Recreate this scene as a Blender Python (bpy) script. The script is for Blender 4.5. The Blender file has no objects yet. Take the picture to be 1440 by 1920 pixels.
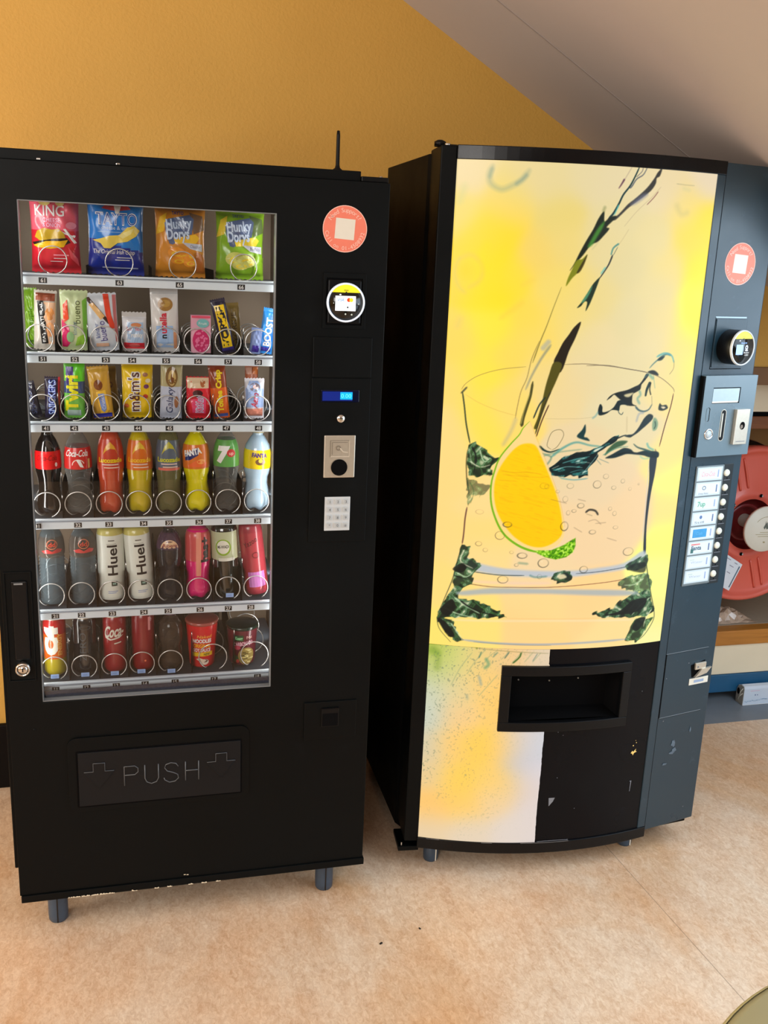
import bpy, bmesh, math, random
import numpy as np
from mathutils import Vector, Matrix
SC = bpy.context.scene
COL = SC.collection
random.seed(7)
PI = math.pi

# ---------------------------------------------------------------- camera
cam_d = bpy.data.cameras.new('camera'); cam = bpy.data.objects.new('camera', cam_d); COL.objects.link(cam)
cam_d.sensor_fit = 'HORIZONTAL'; cam_d.sensor_width = 36; cam_d.lens = 45.02; cam_d.clip_start = 0.02
cam.matrix_world = Matrix(((0.96894, 0.02237, -0.24627, 0.30697), (-0.24366, 0.25619, -0.93541, -2.18760),
                           (0.04217, 0.96637, 0.25368, 1.67054), (0, 0, 0, 1)))
SC.camera = cam
# ---------------------------------------------------------------- view, world, lights
SC.view_settings.view_transform = 'Standard'; SC.view_settings.look = 'None'
SC.view_settings.exposure = 0.0; SC.view_settings.gamma = 1.0; SC.view_settings.use_curve_mapping = False
W = bpy.data.worlds.new('world'); SC.world = W; W.use_nodes = True
W.node_tree.nodes['Background'].inputs[0].default_value = (0.75, 0.85, 1.0, 1)
W.node_tree.nodes['Background'].inputs[1].default_value = 0.35

def area(name, loc, aim, sx, sy, power, col, spread=180):
    l = bpy.data.lights.new(name, 'AREA'); l.shape = 'RECTANGLE'; l.size = sx; l.size_y = sy
    l.energy = power; l.color = col; l.spread = math.radians(spread)
    o = bpy.data.objects.new(name, l); COL.objects.link(o); o.location = loc
    o.rotation_euler = (Vector(aim) - Vector(loc)).to_track_quat('-Z', 'Y').to_euler()
    return o
# daylight through the skylight in the right-hand roof slope
area('skylight_daylight', (2.48, -1.02, 1.54), (2.48-0.49, -1.02, 1.54-0.86), 1.9, 1.25, 36, (0.66, 0.84, 1.0))
area('right_wall_fill', (3.42, -1.5, 0.56), (1.0, -1.2, 0.5), 2.4, 0.8, 20, (0.66, 0.84, 1.0))  # added light, no known window; gives the wing blue reflections, lights the floor
# daylight through the windows behind and to the left of the camera
area('window_daylight', (-1.6, -4.3, 2.25), (0.4, -0.6, 0.0), 2.2, 1.3, 104, (1.0, 0.95, 0.90))
area('left_window_daylight', (-2.85, -0.75, 1.6), (0.2, 0.3, 1.9), 1.6, 1.2, 84, (1.0, 0.95, 0.86))

# ---------------------------------------------------------------- materials
MATS = {}
def lin(c): return tuple(((v/255)/12.92 if v/255 <= 0.04045 else ((v/255+0.055)/1.055)**2.4) for v in c)
def mat(name, col, rough=0.5, metal=0.0, coat=0.0, noise=0.0, nscale=60.0, bump=0.0, emit=0.0, spec=0.5, alpha=1.0, srgb=True):
    if name in MATS: return MATS[name]
    m = bpy.data.materials.new(name); m.use_nodes = True; nt = m.node_tree; b = nt.nodes['Principled BSDF']
    c = (*(lin(col) if srgb else col), 1)
    b.inputs['Base Color'].default_value = c; b.inputs['Roughness'].default_value = rough
    b.inputs['Metallic'].default_value = metal; b.inputs['Coat Weight'].default_value = coat
    b.inputs['Coat Roughness'].default_value = 0.12; b.inputs['Specular IOR Level'].default_value = spec
    if emit: b.inputs['Emission Color'].default_value = c; b.inputs['Emission Strength'].default_value = emit
    if alpha < 1: b.inputs['Alpha'].default_value = alpha
    if noise or bump:
        tc = nt.nodes.new('ShaderNodeTexCoord'); n = nt.nodes.new('ShaderNodeTexNoise')
        n.inputs['Scale'].default_value = nscale; n.inputs['Detail'].default_value = 4
        nt.links.new(tc.outputs['Object'], n.inputs['Vector'])
        if noise:
            mx = nt.nodes.new('ShaderNodeMix'); mx.data_type = 'RGBA'; mx.blend_type = 'MIX'
            mx.inputs[6].default_value = tuple(v*(1-noise) for v in c[:3]) + (1,)
            mx.inputs[7].default_value = tuple(min(1, v*(1+noise)+0.0) for v in c[:3]) + (1,)
            nt.links.new(n.outputs['Fac'], mx.inputs[0]); nt.links.new(mx.outputs[2], b.inputs['Base Color'])
        if bump:
            bp = nt.nodes.new('ShaderNodeBump'); bp.inputs['Strength'].default_value = bump; bp.inputs['Distance'].default_value = 0.002
            nt.links.new(n.outputs['Fac'], bp.inputs['Height']); nt.links.new(bp.outputs[0], b.inputs['Normal'])
    MATS[name] = m; return m

def scuffed(name, col, rough, smear, scale=3.0, amount=0.5, spec=0.5):
    """painted metal with broad smears in its gloss and pale rubbed marks"""
    m = mat(name, col, rough, spec=spec); nt = m.node_tree; b = nt.nodes['Principled BSDF']
    tc = nt.nodes.new('ShaderNodeTexCoord')
    n = nt.nodes.new('ShaderNodeTexNoise'); n.inputs['Scale'].default_value = scale; n.inputs['Detail'].default_value = 6
    nt.links.new(tc.outputs['Object'], n.inputs['Vector'])
    r = nt.nodes.new('ShaderNodeMapRange'); r.inputs[1].default_value = 0.3; r.inputs[2].default_value = 0.75
    r.inputs[3].default_value = rough-0.08; r.inputs[4].default_value = rough+0.15
    nt.links.new(n.outputs['Fac'], r.inputs[0]); nt.links.new(r.outputs[0], b.inputs['Roughness'])
    n2 = nt.nodes.new('ShaderNodeTexNoise'); n2.inputs['Scale'].default_value = scale*4; n2.inputs['Detail'].default_value = 8; n2.inputs['Roughness'].default_value = 0.7
    nt.links.new(tc.outputs['Object'], n2.inputs['Vector'])
    r2 = nt.nodes.new('ShaderNodeMapRange'); r2.inputs[1].default_value = 0.6; r2.inputs[2].default_value = 0.85; r2.inputs[4].default_value = amount
    nt.links.new(n2.outputs['Fac'], r2.inputs[0])
    mx = nt.nodes.new('ShaderNodeMix'); mx.data_type = 'RGBA'; mx.inputs[6].default_value = (*lin(col), 1); mx.inputs[7].default_value = (*lin(smear), 1)
    nt.links.new(r2.outputs[0], mx.inputs[0]); nt.links.new(mx.outputs[2], b.inputs['Base Color'])
    return m

BLACK = scuffed('black_paint', (6, 9, 10), 0.44, (34, 40, 44), 3, 0.22, 0.13)
BLACK_GLOSS = scuffed('black_gloss_paint', (5, 6, 9), 0.26, (30, 36, 46), 4, 0.22, 0.25)
BLACK_SIDE = scuffed('black_side_paint', (7, 7, 7), 0.6, (24, 24, 24), 4, 0.2, 0.12)
WINGM = scuffed('blue_lit_black_paint', (20, 48, 62), 0.32, (96, 120, 140), 5, 0.38, 0.6)  # black paint with the cool light's blue reflection put into its colour
WINGPLATE = scuffed('grey_metallic_plate', (92, 116, 128), 0.32, (130, 146, 154), 6, 0.4, 1.0)
DARKPL = mat('black_plastic', (8, 9, 11), 0.38, noise=0.2, nscale=40, spec=0.22)
VOID = mat('matt_black_cavity', (4, 4, 5), 0.8, spec=0.1, noise=0.1)
LINER = mat('glass_reflection_taupe', (122, 106, 88), 0.55, noise=0.12, nscale=9)  # taupe stands in for the room's reflection in the window glass
CHROME = mat('chrome', (215, 215, 212), 0.16, metal=1.0, noise=0.03)
STEEL = mat('brushed_steel', (212, 205, 190), 0.34, metal=0.75, noise=0.08, nscale=120)
WIRE = mat('coil_wire', (225, 225, 222), 0.25, metal=0.6, noise=0.03)
RAIL = mat('rail_white', (232, 244, 255), 0.35, noise=0.04, nscale=30)
RAILM = mat('rail_grey_lip', (150, 160, 172), 0.3, metal=0.4, noise=0.05)
TRAYM = mat('tray_grey', (70, 82, 95), 0.4, metal=0.3, noise=0.05)
WHITE = mat('white_print', (240, 240, 238), 0.4, noise=0.02)
OFFWHITE = mat('off_white_print', (226, 222, 208), 0.45, noise=0.03)
BLK = mat('black_print', (14, 14, 16), 0.4, noise=0.1)
LEGM = mat('grey_blue_plastic_foot', (58, 74, 92), 0.35, noise=0.25, nscale=50)
SALMON = mat('salmon_sticker', (236, 128, 104), 0.45, noise=0.04)
PALEPINK = mat('pale_pink_print', (252, 205, 190), 0.45, noise=0.02)

def pk(r, g, b, rough=0.28, coat=0.3):
    return mat('packaging_%d_%d_%d' % (r, g, b), (r, g, b), rough, coat=coat, noise=0.06, nscale=35)

# ---------------------------------------------------------------- mesh helper
class MB:
    def __init__(s): s.v = []; s.f = []; s.m = []; s.mats = []; s.lay = 0.0003; s.sm = []; s.step = 0.00012
    def mi(s, m):
        if m not in s.mats: s.mats.append(m)
        return s.mats.index(m)
    def add(s, vs, fs, m, smooth=False):
        o = len(s.v); i = s.mi(m); s.v += [tuple(map(float, p)) for p in vs]
        for f in fs: s.f.append(tuple(a+o for a in f)); s.m.append(i); s.sm.append(smooth)
    def box(s, x0, y0, z0, x1, y1, z1, m):
        v = [(x, y, z) for x in (x0, x1) for y in (y0, y1) for z in (z0, z1)]
        s.add(v, [(0, 1, 3, 2), (4, 6, 7, 5), (0, 4, 5, 1), (2, 3, 7, 6), (0, 2, 6, 4), (1, 5, 7, 3)], m)
    def bbox_bev(s, x0, y0, z0, x1, y1, z1, m, b=0.003, tf=None, smooth=False):
        bm = bmesh.new(); bmesh.ops.create_cube(bm, size=1)
        for v in bm.verts: v.co = Vector(((x0+x1)/2+v.co.x*(x1-x0), (y0+y1)/2+v.co.y*(y1-y0), (z0+z1)/2+v.co.z*(z1-z0)))
        bmesh.ops.bevel(bm, geom=bm.edges[:], offset=b, segments=2, profile=0.6, affect='EDGES')
        bm.verts.index_update()
        s.add([(tf(v.co) if tf else v.co) for v in bm.verts], [[v.index for v in f.verts] for f in bm.faces], m, smooth); bm.free()
    def prism(s, poly, a0, a1, m, axis='z', tf=None):
        n = len(poly)
        def P(u, w, a): return {'z': (u, w, a), 'y': (u, a, w), 'x': (a, u, w)}[axis]
        v = [P(u, w, a0) for u, w in poly] + [P(u, w, a1) for u, w in poly]
        if tf: v = [tf(Vector(p)) for p in v]
        s.add(v, [tuple(range(n))[::-1], tuple(range(n, 2*n))] + [(i, (i+1) % n, n+(i+1) % n, n+i) for i in range(n)], m)
    def lathe(s, prof, m, n=28, mf=None, ctr=(0, 0, 0), axis='z', lobes=0, lobe_amp=0.0, tf=None):
        v = []; fs = []; ms = []
        for k, (r, z) in enumerate(prof):
            for i in range(n):
                a = 2*PI*i/n; rr = r
                if lobes and z < lobe_amp*1.0001+0.0: rr = r
                p = (rr*math.cos(a), rr*math.sin(a), z)
                if axis == 'y': p = (p[0], p[2], p[1])
                p = (p[0]+ctr[0], p[1]+ctr[1], p[2]+ctr[2]); v.append(tf(Vector(p)) if tf else p)
        o = len(s.v); s.v += [tuple(map(float, p)) for p in v]
        for k in range(len(prof)-1):
            mm_ = s.mi(mf((prof[k][1]+prof[k+1][1])/2) if mf else m)
            for i in range(n):
                j = (i+1) % n; s.f.append((o+k*n+i, o+k*n+j, o+(k+1)*n+j, o+(k+1)*n+i)); s.m.append(mm_); s.sm.append(True)
    def tube(s, pts, r, m, n=6, closed=False):
        pts = [Vector(p) for p in pts]; N = len(pts); v = []; up = Vector((0, 0.3, 1)).normalized()
        for k, p in enumerate(pts):
            if closed: t = (pts[(k+1) % N]-pts[k-1])
            else: t = pts[min(k+1, N-1)]-pts[max(k-1, 0)]
            t.normalize(); a = t.cross(up)
            if a.length < 0.05: a = t.cross(Vector((1, 0, 0)))
            a.normalize(); b = a.cross(t)
            for i in range(n): v.append(p+r*(math.cos(2*PI*i/n)*a+math.sin(2*PI*i/n)*b))
        K = N if closed else N-1
        fs = [(k*n+i, k*n+(i+1) % n, ((k+1) % N)*n+(i+1) % n, ((k+1) % N)*n+i) for k in range(K) for i in range(n)]
        if not closed: fs += [tuple(range(n))[::-1], tuple((N-1)*n+i for i in range(n))]
        s.add(v, fs, m, True)
    # ---- flat prints laid on a surface: mp(x, z, off) -> point
    def print_mesh(s, vs, fs, m, mp, off=None):
        if off is None: s.lay += s.step; off = s.lay
        s.add([mp(x, z, off) for x, z in vs], fs, m)
    def rect(s, x0, z0, x1, z1, m, mp, nx=8, nz=4, rot=0):
        cx, cz = (x0+x1)/2, (z0+z1)/2; c, si = math.cos(rot), math.sin(rot)
        vs = []
        for j in range(nz+1):
            for i in range(nx+1):
                a = x0+(x1-x0)*i/nx-cx; b = z0+(z1-z0)*j/nz-cz; vs.append((cx+a*c-b*si, cz+a*si+b*c))
        s.print_mesh(vs, [(j*(nx+1)+i, j*(nx+1)+i+1, (j+1)*(nx+1)+i+1, (j+1)*(nx+1)+i) for j in range(nz) for i in range(nx)], m, mp)
    def disc(s, cx, cz, rx, rz, m, mp, n=24, rings=3, inner=0.0, a0=0, a1=2*PI):
        vs = []; fs = []
        for k in range(rings+1):
            t = inner+(1-inner)*k/rings
            for i in range(n+1):
                a = a0+(a1-a0)*i/n; vs.append((cx+rx*t*math.cos(a), cz+rz*t*math.sin(a)))
        for k in range(rings):
            for i in range(n): q = k*(n+1)+i; fs.append((q, q+1, q+n+2, q+n+1))
        s.print_mesh(vs, fs, m, mp)
    def poly(s, pts, m, mp, cuts=1):
        bm = bmesh.new(); f = bm.faces.new([bm.verts.new((x, z, 0)) for x, z in pts])
        bmesh.ops.triangulate(bm, faces=bm.faces[:])
        for _ in range(3 if cuts else 0):
            ed = [e for e in bm.edges if e.calc_length() > 0.006]
            if not ed: break
            bmesh.ops.subdivide_edges(bm, edges=ed, cuts=1); bmesh.ops.triangulate(bm, faces=bm.faces[:])
        bm.verts.index_update()
        s.print_mesh([(v.co.x, v.co.y) for v in bm.verts], [[v.index for v in f.verts] for f in bm.faces], m, mp); bm.free()
    def text(s, txt, cx, cz, h, m, mp, rot=0, width=None, bold=0.0, slant=0.0, off=None):
        vs, fs, w = glyphs(txt, bold); sx = h
        if width: sx = width/w
        c, si = math.cos(rot), math.sin(rot); out = []
        for x, y in vs:
            a = (x-w/2)*sx+slant*(y-0.35)*h; b = (y-0.35)*h; out.append((cx+a*c-b*si, cz+a*si+b*c))
        s.print_mesh(out, fs, m, mp, off)
    def build(s, name, parent=None, loc=None, rot=None, bevel=0):
        me = bpy.data.meshes.new(name); me.from_pydata(s.v, [], s.f)
        for m in s.mats: me.materials.append(m)
        me.polygons.foreach_set('material_index', s.m); me.polygons.foreach_set('use_smooth', s.sm)
        bm = bmesh.new(); bm.from_mesh(me); bmesh.ops.recalc_face_normals(bm, faces=bm.faces[:]) if not getattr(s, 'keep', False) else None
        bm.to_mesh(me); bm.free(); me.update()
        o = bpy.data.objects.new(name, me); COL.objects.link(o)
        if parent: o.parent = parent
        if loc: o.location = loc
        if rot: o.rotation_euler = rot
        if bevel:
            b = o.modifiers.new('bevel', 'BEVEL'); b.width = bevel; b.segments = 2; b.limit_method = 'ANGLE'; b.angle_limit = 0.6
        return o
_G = {}
def glyphs(txt, bold=0.0):
    k = (txt, bold)
    if k not in _G:
        c = bpy.data.curves.new('lettering', 'FONT'); c.body = txt; c.size = 1.0; c.offset = bold; c.resolution_u = 3
        o = bpy.data.objects.new('lettering', c); me = o.to_mesh()
        bm = bmesh.new(); bm.from_mesh(me); bmesh.ops.triangulate(bm, faces=bm.faces[:])
        for _ in range(3):
            ed = [e for e in bm.edges if e.calc_length() > 0.22]
            if not ed: break
            bmesh.ops.subdivide_edges(bm, edges=ed, cuts=1); bmesh.ops.triangulate(bm, faces=bm.faces[:])
        bm.verts.index_update(); vs = [(v.co.x, v.co.y) for v in bm.verts]; fs = [tuple(v.index for v in f.verts) for f in bm.faces]; bm.free()
        o.to_mesh_clear(); bpy.data.objects.remove(o); bpy.data.curves.remove(c)
        x0 = min(v[0] for v in vs); x1 = max(v[0] for v in vs)
        _G[k] = ([(x-x0, y) for x, y in vs], fs, x1-x0)
    return _G[k]
def plane_y(y): return lambda x, z, off: (x, y-off, z)

def thing(name, label, cat, loc=(0, 0, 0), rot=(0, 0, 0), group=None):
    o = bpy.data.objects.new(name, None); COL.objects.link(o); o.empty_display_size = 0.1
    o.location = loc; o.rotation_euler = rot; return tag(o, label, cat, group)
def tag(o, label, cat, group=None):
    o['label'] = label; o['category'] = cat
    if group: o['group'] = group
    return o
def struct(o): o['kind'] = 'structure'; return o

# ---------------------------------------------------------------- room
WY = 0.751
def ceil_z(x): return 2.393-0.570*(x-1.07) if x > -0.9 else 3.516-0.45*(-0.9-x)
def wall_material():
    m = mat('ochre_wall_paint', (210, 160, 72), 0.62); nt = m.node_tree; b = nt.nodes['Principled BSDF']
    tc = nt.nodes.new('ShaderNodeTexCoord'); n = nt.nodes.new('ShaderNodeTexNoise'); n.inputs['Scale'].default_value = 130; n.inputs['Detail'].default_value = 3
    nt.links.new(tc.outputs['Object'], n.inputs['Vector'])
    bp = nt.nodes.new('ShaderNodeBump'); bp.inputs['Strength'].default_value = 0.35; bp.inputs['Distance'].default_value = 0.003
    nt.links.new(n.outputs['Fac'], bp.inputs['Height']); nt.links.new(bp.outputs[0], b.inputs['Normal'])
    n2 = nt.nodes.new('ShaderNodeTexNoise'); n2.inputs['Scale'].default_value = 2; n2.inputs['Detail'].default_value = 5
    nt.links.new(tc.outputs['Object'], n2.inputs['Vector'])
    mx = nt.nodes.new('ShaderNodeMix'); mx.data_type = 'RGBA'; mx.inputs[6].default_value = (*lin((200, 152, 64)), 1); mx.inputs[7].default_value = (*lin((216, 170, 80)), 1)
    nt.links.new(n2.outputs['Fac'], mx.inputs[0]); nt.links.new(mx.outputs[2], b.inputs['Base Color'])
    return m
WALLM = wall_material()
CEILM = mat('pale_ceiling_paint', (190, 178, 172), 0.8, noise=0.05, nscale=3)
def floor_material():
    m = mat('mottled_beige_vinyl', (205, 180, 152), 0.42); nt = m.node_tree; b = nt.nodes['Principled BSDF']; L = nt.links.new
    tc = nt.nodes.new('ShaderNodeTexCoord')
    def noise(s, d, r=0.5, sc=None, dist=0.0):
        n = nt.nodes.new('ShaderNodeTexNoise'); n.inputs['Scale'].default_value = s; n.inputs['Detail'].default_value = d; n.inputs['Roughness'].default_value = r; n.inputs['Distortion'].default_value = dist
        if sc:
            mp = nt.nodes.new('ShaderNodeMapping'); mp.inputs['Scale'].default_value = sc; mp.inputs['Rotation'].default_value = (0, 0, 0.5); L(tc.outputs['Object'], mp.inputs[0]); L(mp.outputs[0], n.inputs['Vector'])
        else: L(tc.outputs['Object'], n.inputs['Vector'])
        return n.outputs['Fac']
    def ramp(src, stops):
        r = nt.nodes.new('ShaderNodeValToRGB'); L(src, r.inputs[0])
        r.color_ramp.elements[0].position = stops[0][0]; r.color_ramp.elements[0].color = (*lin(stops[0][1]), 1)
        r.color_ramp.elements[1].position = stops[-1][0]; r.color_ramp.elements[1].color = (*lin(stops[-1][1]), 1)
        for p, c in stops[1:-1]: e = r.color_ramp.elements.new(p); e.color = (*lin(c), 1)
        return r.outputs[0]
    def mix(f, a, bb, t='MIX'):
        x = nt.nodes.new('ShaderNodeMix'); x.data_type = 'RGBA'; x.blend_type = t
        if isinstance(f, float): x.inputs[0].default_value = f
        else: L(f, x.inputs[0])
        L(a, x.inputs[6]); L(bb, x.inputs[7]); return x.outputs[2]
    big = ramp(noise(4.5, 5, 0.6, (1, 0.6, 1), 0.6), [(0.3, (200, 152, 106)), (0.5, (222, 188, 152)), (0.7, (226, 206, 182))])
    mid = ramp(noise(16, 8, 0.75, (1.0, 0.45, 1), 1.6), [(0.32, (182, 138, 98)), (0.5, (228, 198, 164)), (0.68, (248, 232, 208))])
    fine = ramp(noise(95, 4, 0.75, (1.0, 0.6, 1), 1.0), [(0.32, (186, 150, 120)), (0.68, (255, 240, 220))])
    c = mix(0.5, big, mid); c = mix(0.42, c, fine)
    rust = ramp(noise(1.7, 4, 0.6, (1.0, 0.7, 1), 0.8), [(0.48, (255, 255, 255)), (0.72, (232, 198, 152))]); c = mix(1.0, c, rust, 'MULTIPLY')
    pink = ramp(noise(2.6, 3, 0.6), [(0.45, (255, 255, 255)), (0.7, (255, 243, 232))]); c = mix(1.0, c, pink, 'MULTIPLY')
    # welded sheet joint
    sp = nt.nodes.new('ShaderNodeSeparateXYZ'); L(tc.outputs['Object'], sp.inputs[0])
    def M(op, a, v):
        n = nt.nodes.new('ShaderNodeMath'); n.operation = op
        L(a, n.inputs[0])
        if isinstance(v, float): n.inputs[1].default_value = v
        else: L(v, n.inputs[1])
        return n.outputs[0]
    s = M('MULTIPLY', sp.outputs[1], 0.060); s = M('ADD', sp.outputs[0], s); s = M('SUBTRACT', s, 1.6435); s = M('ABSOLUTE', s, 0.0); s = M('LESS_THAN', s, 0.0011)
    s = M('MULTIPLY', s, 0.55)
    d = nt.nodes.new('ShaderNodeRGB'); d.outputs[0].default_value = (*lin((110, 84, 64)), 1)
    c = mix(s, c, d.outputs[0])
    L(c, b.inputs['Base Color'])
    bp = nt.nodes.new('ShaderNodeBump'); bp.inputs['Strength'].default_value = 0.12; bp.inputs['Distance'].default_value = 0.001
    L(noise(90, 3), bp.inputs['Height']); L(bp.outputs[0], b.inputs['Normal'])
    return m
b = MB(); b.box(-3.2, -5.0, -0.10, 3.5, WY, 0.0, floor_material()); struct(b.build('floor'))
b = MB(); b.box(2.08, WY, -0.10, 3.25, 1.45, 0.0, mat('grey_floor_paint', (120, 128, 136), 0.45, noise=0.12, nscale=14)); o = struct(b.build('trim_1'))
# gable wall: full to the left, header above the alcove, sliver to its right
def gable(x0, x1, zb):
    xs = [x0] + ([-0.9] if x0 < -0.9 < x1 else []) + [x1]
    return [(x0, zb), (x1, zb)] + [(x, ceil_z(x)+0.02) for x in xs[::-1]]
b = MB(); b.prism(gable(-3.2, 2.10, -0.1), WY, WY+0.12, WALLM, 'y'); b.prism(gable(2.10, 3.20, 1.36), WY, WY+0.12, WALLM, 'y'); b.prism(gable(3.20, 3.5, -0.1), WY, WY+0.12, WALLM, 'y')
struct(b.build('wall_back'))
b = MB(); b.box(-3.2, -5.0, -0.1, -3.0, WY+0.1, 3.0, WALLM); struct(b.build('wall_left'))
b = MB(); b.box(3.45, -5.0, -0.1, 3.6, WY+0.1, 1.1, mat('cool_grey_wall_paint', (150, 166, 180), 0.6, noise=0.04)); struct(b.build('wall_right'))
b = MB(); b.prism([(-3.2, -0.1), (3.6, -0.1), (3.6, ceil_z(3.6)), (-0.9, 3.53), (-3.2, ceil_z(-3.2))], -5.1, -5.0, mat('warm_grey_wall_paint', (120, 116, 108), 0.7, noise=0.05), 'y'); struct(b.build('wall_front'))
b = MB()
b.prism([(-0.9, 3.516), (3.6, ceil_z(3.6)), (3.6, ceil_z(3.6)+0.12), (-0.9, 3.65)], -5.1, WY+0.12, CEILM, 'y')
b.prism([(-3.2, ceil_z(-3.2)), (-0.9, 3.516), (-0.9, 3.65), (-3.2, ceil_z(-3.2)+0.12)], -5.1, WY+0.12, CEILM, 'y')
struct(b.build('ceiling'))
# a shallow board joint running down the ceiling slope
b = MB(); tfc = lambda p: p
for x0, x1, y in ((0.2, 3.4, 0.33),):
    n = 2; b.add([(x0, y, ceil_z(x0)-0.0015), (x1, y, ceil_z(x1)-0.0015), (x1, y+0.006, ceil_z(x1)-0.0015), (x0, y+0.006, ceil_z(x0)-0.0015),
                  (x0, y, ceil_z(x0)+0.002), (x1, y, ceil_z(x1)+0.002), (x1, y+0.006, ceil_z(x1)+0.002), (x0, y+0.006, ceil_z(x0)+0.002)],
                 [(0, 1, 2, 3), (4, 7, 6, 5), (0, 4, 5, 1), (1, 5, 6, 2), (2, 6, 7, 3), (3, 7, 4, 0)], mat('ceiling_joint', (164, 152, 146), 0.8, noise=0.04))
struct(b.build('trim_2'))
# skirting
b = MB(); b.bbox_bev(-3.0, WY-0.018, 0.0, 2.10, WY, 0.218, mat('black_skirting', (12, 9, 8), 0.5, noise=0.15, spec=0.12), 0.004); struct(b.build('baseboard_back'))
# alcove shell round the hose cupboard
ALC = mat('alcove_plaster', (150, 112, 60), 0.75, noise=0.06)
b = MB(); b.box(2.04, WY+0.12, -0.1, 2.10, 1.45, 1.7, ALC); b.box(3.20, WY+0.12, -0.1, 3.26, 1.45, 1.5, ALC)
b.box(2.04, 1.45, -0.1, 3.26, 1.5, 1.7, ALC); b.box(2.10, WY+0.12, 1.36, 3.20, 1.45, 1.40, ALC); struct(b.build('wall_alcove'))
b = MB(); b.bbox_bev(2.10, WY-0.006, 1.303, 3.20, WY+0.03, 1.366, mat('header_shadow_brown', (122, 84, 44), 0.5, noise=0.12, nscale=12), 0.003)  # brown strip stands for the header's shadow on the set-back panel
struct(b.build('header_shadow_strip'))
# window frame behind the camera and the skylight reveal
FR = mat('white_window_frame', (225, 225, 220), 0.45, noise=0.02)
def wframe(name, c, ux, uy, w, h):
    b = MB(); ux = Vector(ux).normalized(); uy = Vector(uy).normalized(); nn = ux.cross(uy)
    def tf(p): return Vector(c)+ux*p.x+uy*p.y+nn*p.z
    for x0, y0, x1, y1 in ((-w/2-.06, -h/2-.06, w/2+.06, -h/2), (-w/2-.06, h/2, w/2+.06, h/2+.06), (-w/2-.06, -h/2, -w/2, h/2), (w/2, -h/2, w/2+.06, h/2), (-.02, -h/2, .02, h/2)):
        b.bbox_bev(x0, y0, -0.03, x1, y1, 0.01, FR, 0.004, tf)
    return struct(b.build(name))
wframe('window_1', (-1.6, -4.93, 2.25), (1, 0, 0), (0, 0, 1), 2.2, 1.3)
wframe('window_2', (-2.93, -0.75, 1.6), (0, 1, 0), (0, 0, 1), 1.6, 1.2)
wframe('window_3', (2.51, -1.02, ceil_z(2.51)-0.02), (0, 1, 0), (1, 0, -0.57), 1.9, 1.25)
wframe('right_fill_frame', (3.44, -1.5, 0.56), (0, 1, 0), (0, 0, 1), 2.4, 0.8)  # frame added around the extra light on the right wall
ART_GLOW=[(25,1881,236,214,160),(7,1785,240,215,110),(60,1726,255,215,50),(96,1739,255,217,40),(78,1677,255,222,10),(92,1615,255,222,20),(27,1650,253,215,65),(140,1642,255,218,60),(199,1695,240,208,105),(298,1881,226,210,160),(242,1794,230,208,120),(432,1876,228,212,165),(504,1868,232,212,165),(624,1889,230,212,180),(571,1823,240,215,130),(626,1789,255,222,40),(589,1749,252,216,70),(631,1687,255,230,30),(626,1556,255,245,60),(593,1503,250,222,125),(427,1679,224,208,150),(442,1552,226,210,155),(365,1485,232,212,160),(299,1599,238,212,120),(251,1546,242,214,110),(199,1544,250,215,80),(99,1514,255,228,60),(80,1409,255,225,70),(25,1484,252,215,90),(153,1465,250,215,90),(18,1379,252,216,110),(18,1272,252,216,130),(87,1303,255,222,80),(150,1333,250,215,110),(46,1136,255,215,130),(28,993,255,215,130),(22,847,255,218,125),(9,726,252,225,110),(97,734,255,220,120),(292,1391,235,210,150),(422,1354,228,212,165),(504,1286,230,212,165),(552,1395,240,218,150),(622,1422,250,235,110),(590,1381,250,222,140),(415,1148,234,208,165),(501,1061,240,208,160),(385,1006,240,208,160),(364,1217,232,208,160),(102,1084,250,215,140),(107,999,252,215,125),(111,942,250,215,140),(278,919,240,210,160),(287,816,255,212,140),(265,741,255,208,135),(492,734,250,215,145),(405,814,252,208,140),(610,1214,250,225,140),(646,1140,255,250,130),(634,1068,252,225,135),(640,979,255,248,120),(632,874,255,250,140),(630,767,248,235,140),(626,705,245,238,160),(635,1609,255,242,70),(487,1422,228,212,160),(352,1738,228,210,150),(386,1801,226,210,155),(491,1744,230,212,150),(506,1631,230,212,150),(353,1601,230,210,140),(523,1502,232,214,160),(223,1865,228,210,150),(160,1874,230,210,150),(126,1837,234,212,125),(116,1801,246,212,90),(261,1722,234,210,125),(244,1622,240,214,110),(336,1498,232,212,150),(290,1548,236,213,130),(539,1555,236,214,145),(537,1683,238,214,130),(364,1872,226,210,165),(344,1419,230,210,158),(413,1434,228,212,160),(573,1422,238,216,150),(216,1493,246,214,105),(236,1416,240,212,130)]
FLYER_GLOW=[(5,672,170,190,60),(14,619,195,205,140),(61,655,215,215,130),(-1,539,205,212,185),(1,476,200,210,195),(80,563,225,210,155),(130,660,235,205,130),(214,664,240,200,140),(301,657,225,205,175),(135,583,250,205,120),(181,523,255,205,110),(85,485,245,205,140),(6,380,215,205,175),(76,388,255,205,115),(147,394,255,207,85),(212,397,255,205,110),(255,413,215,205,205),(301,397,205,208,215),(260,349,195,195,205),(300,315,220,212,215),(10,299,235,205,150),(96,292,255,208,90),(183,298,255,208,105),(228,283,245,205,125),(282,266,220,205,200),(15,200,255,200,110),(116,211,255,205,105),(202,232,240,208,160),(310,199,222,210,205),(19,133,232,208,170),(135,137,228,210,185),(254,141,225,212,200),(316,131,222,210,205)]
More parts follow.
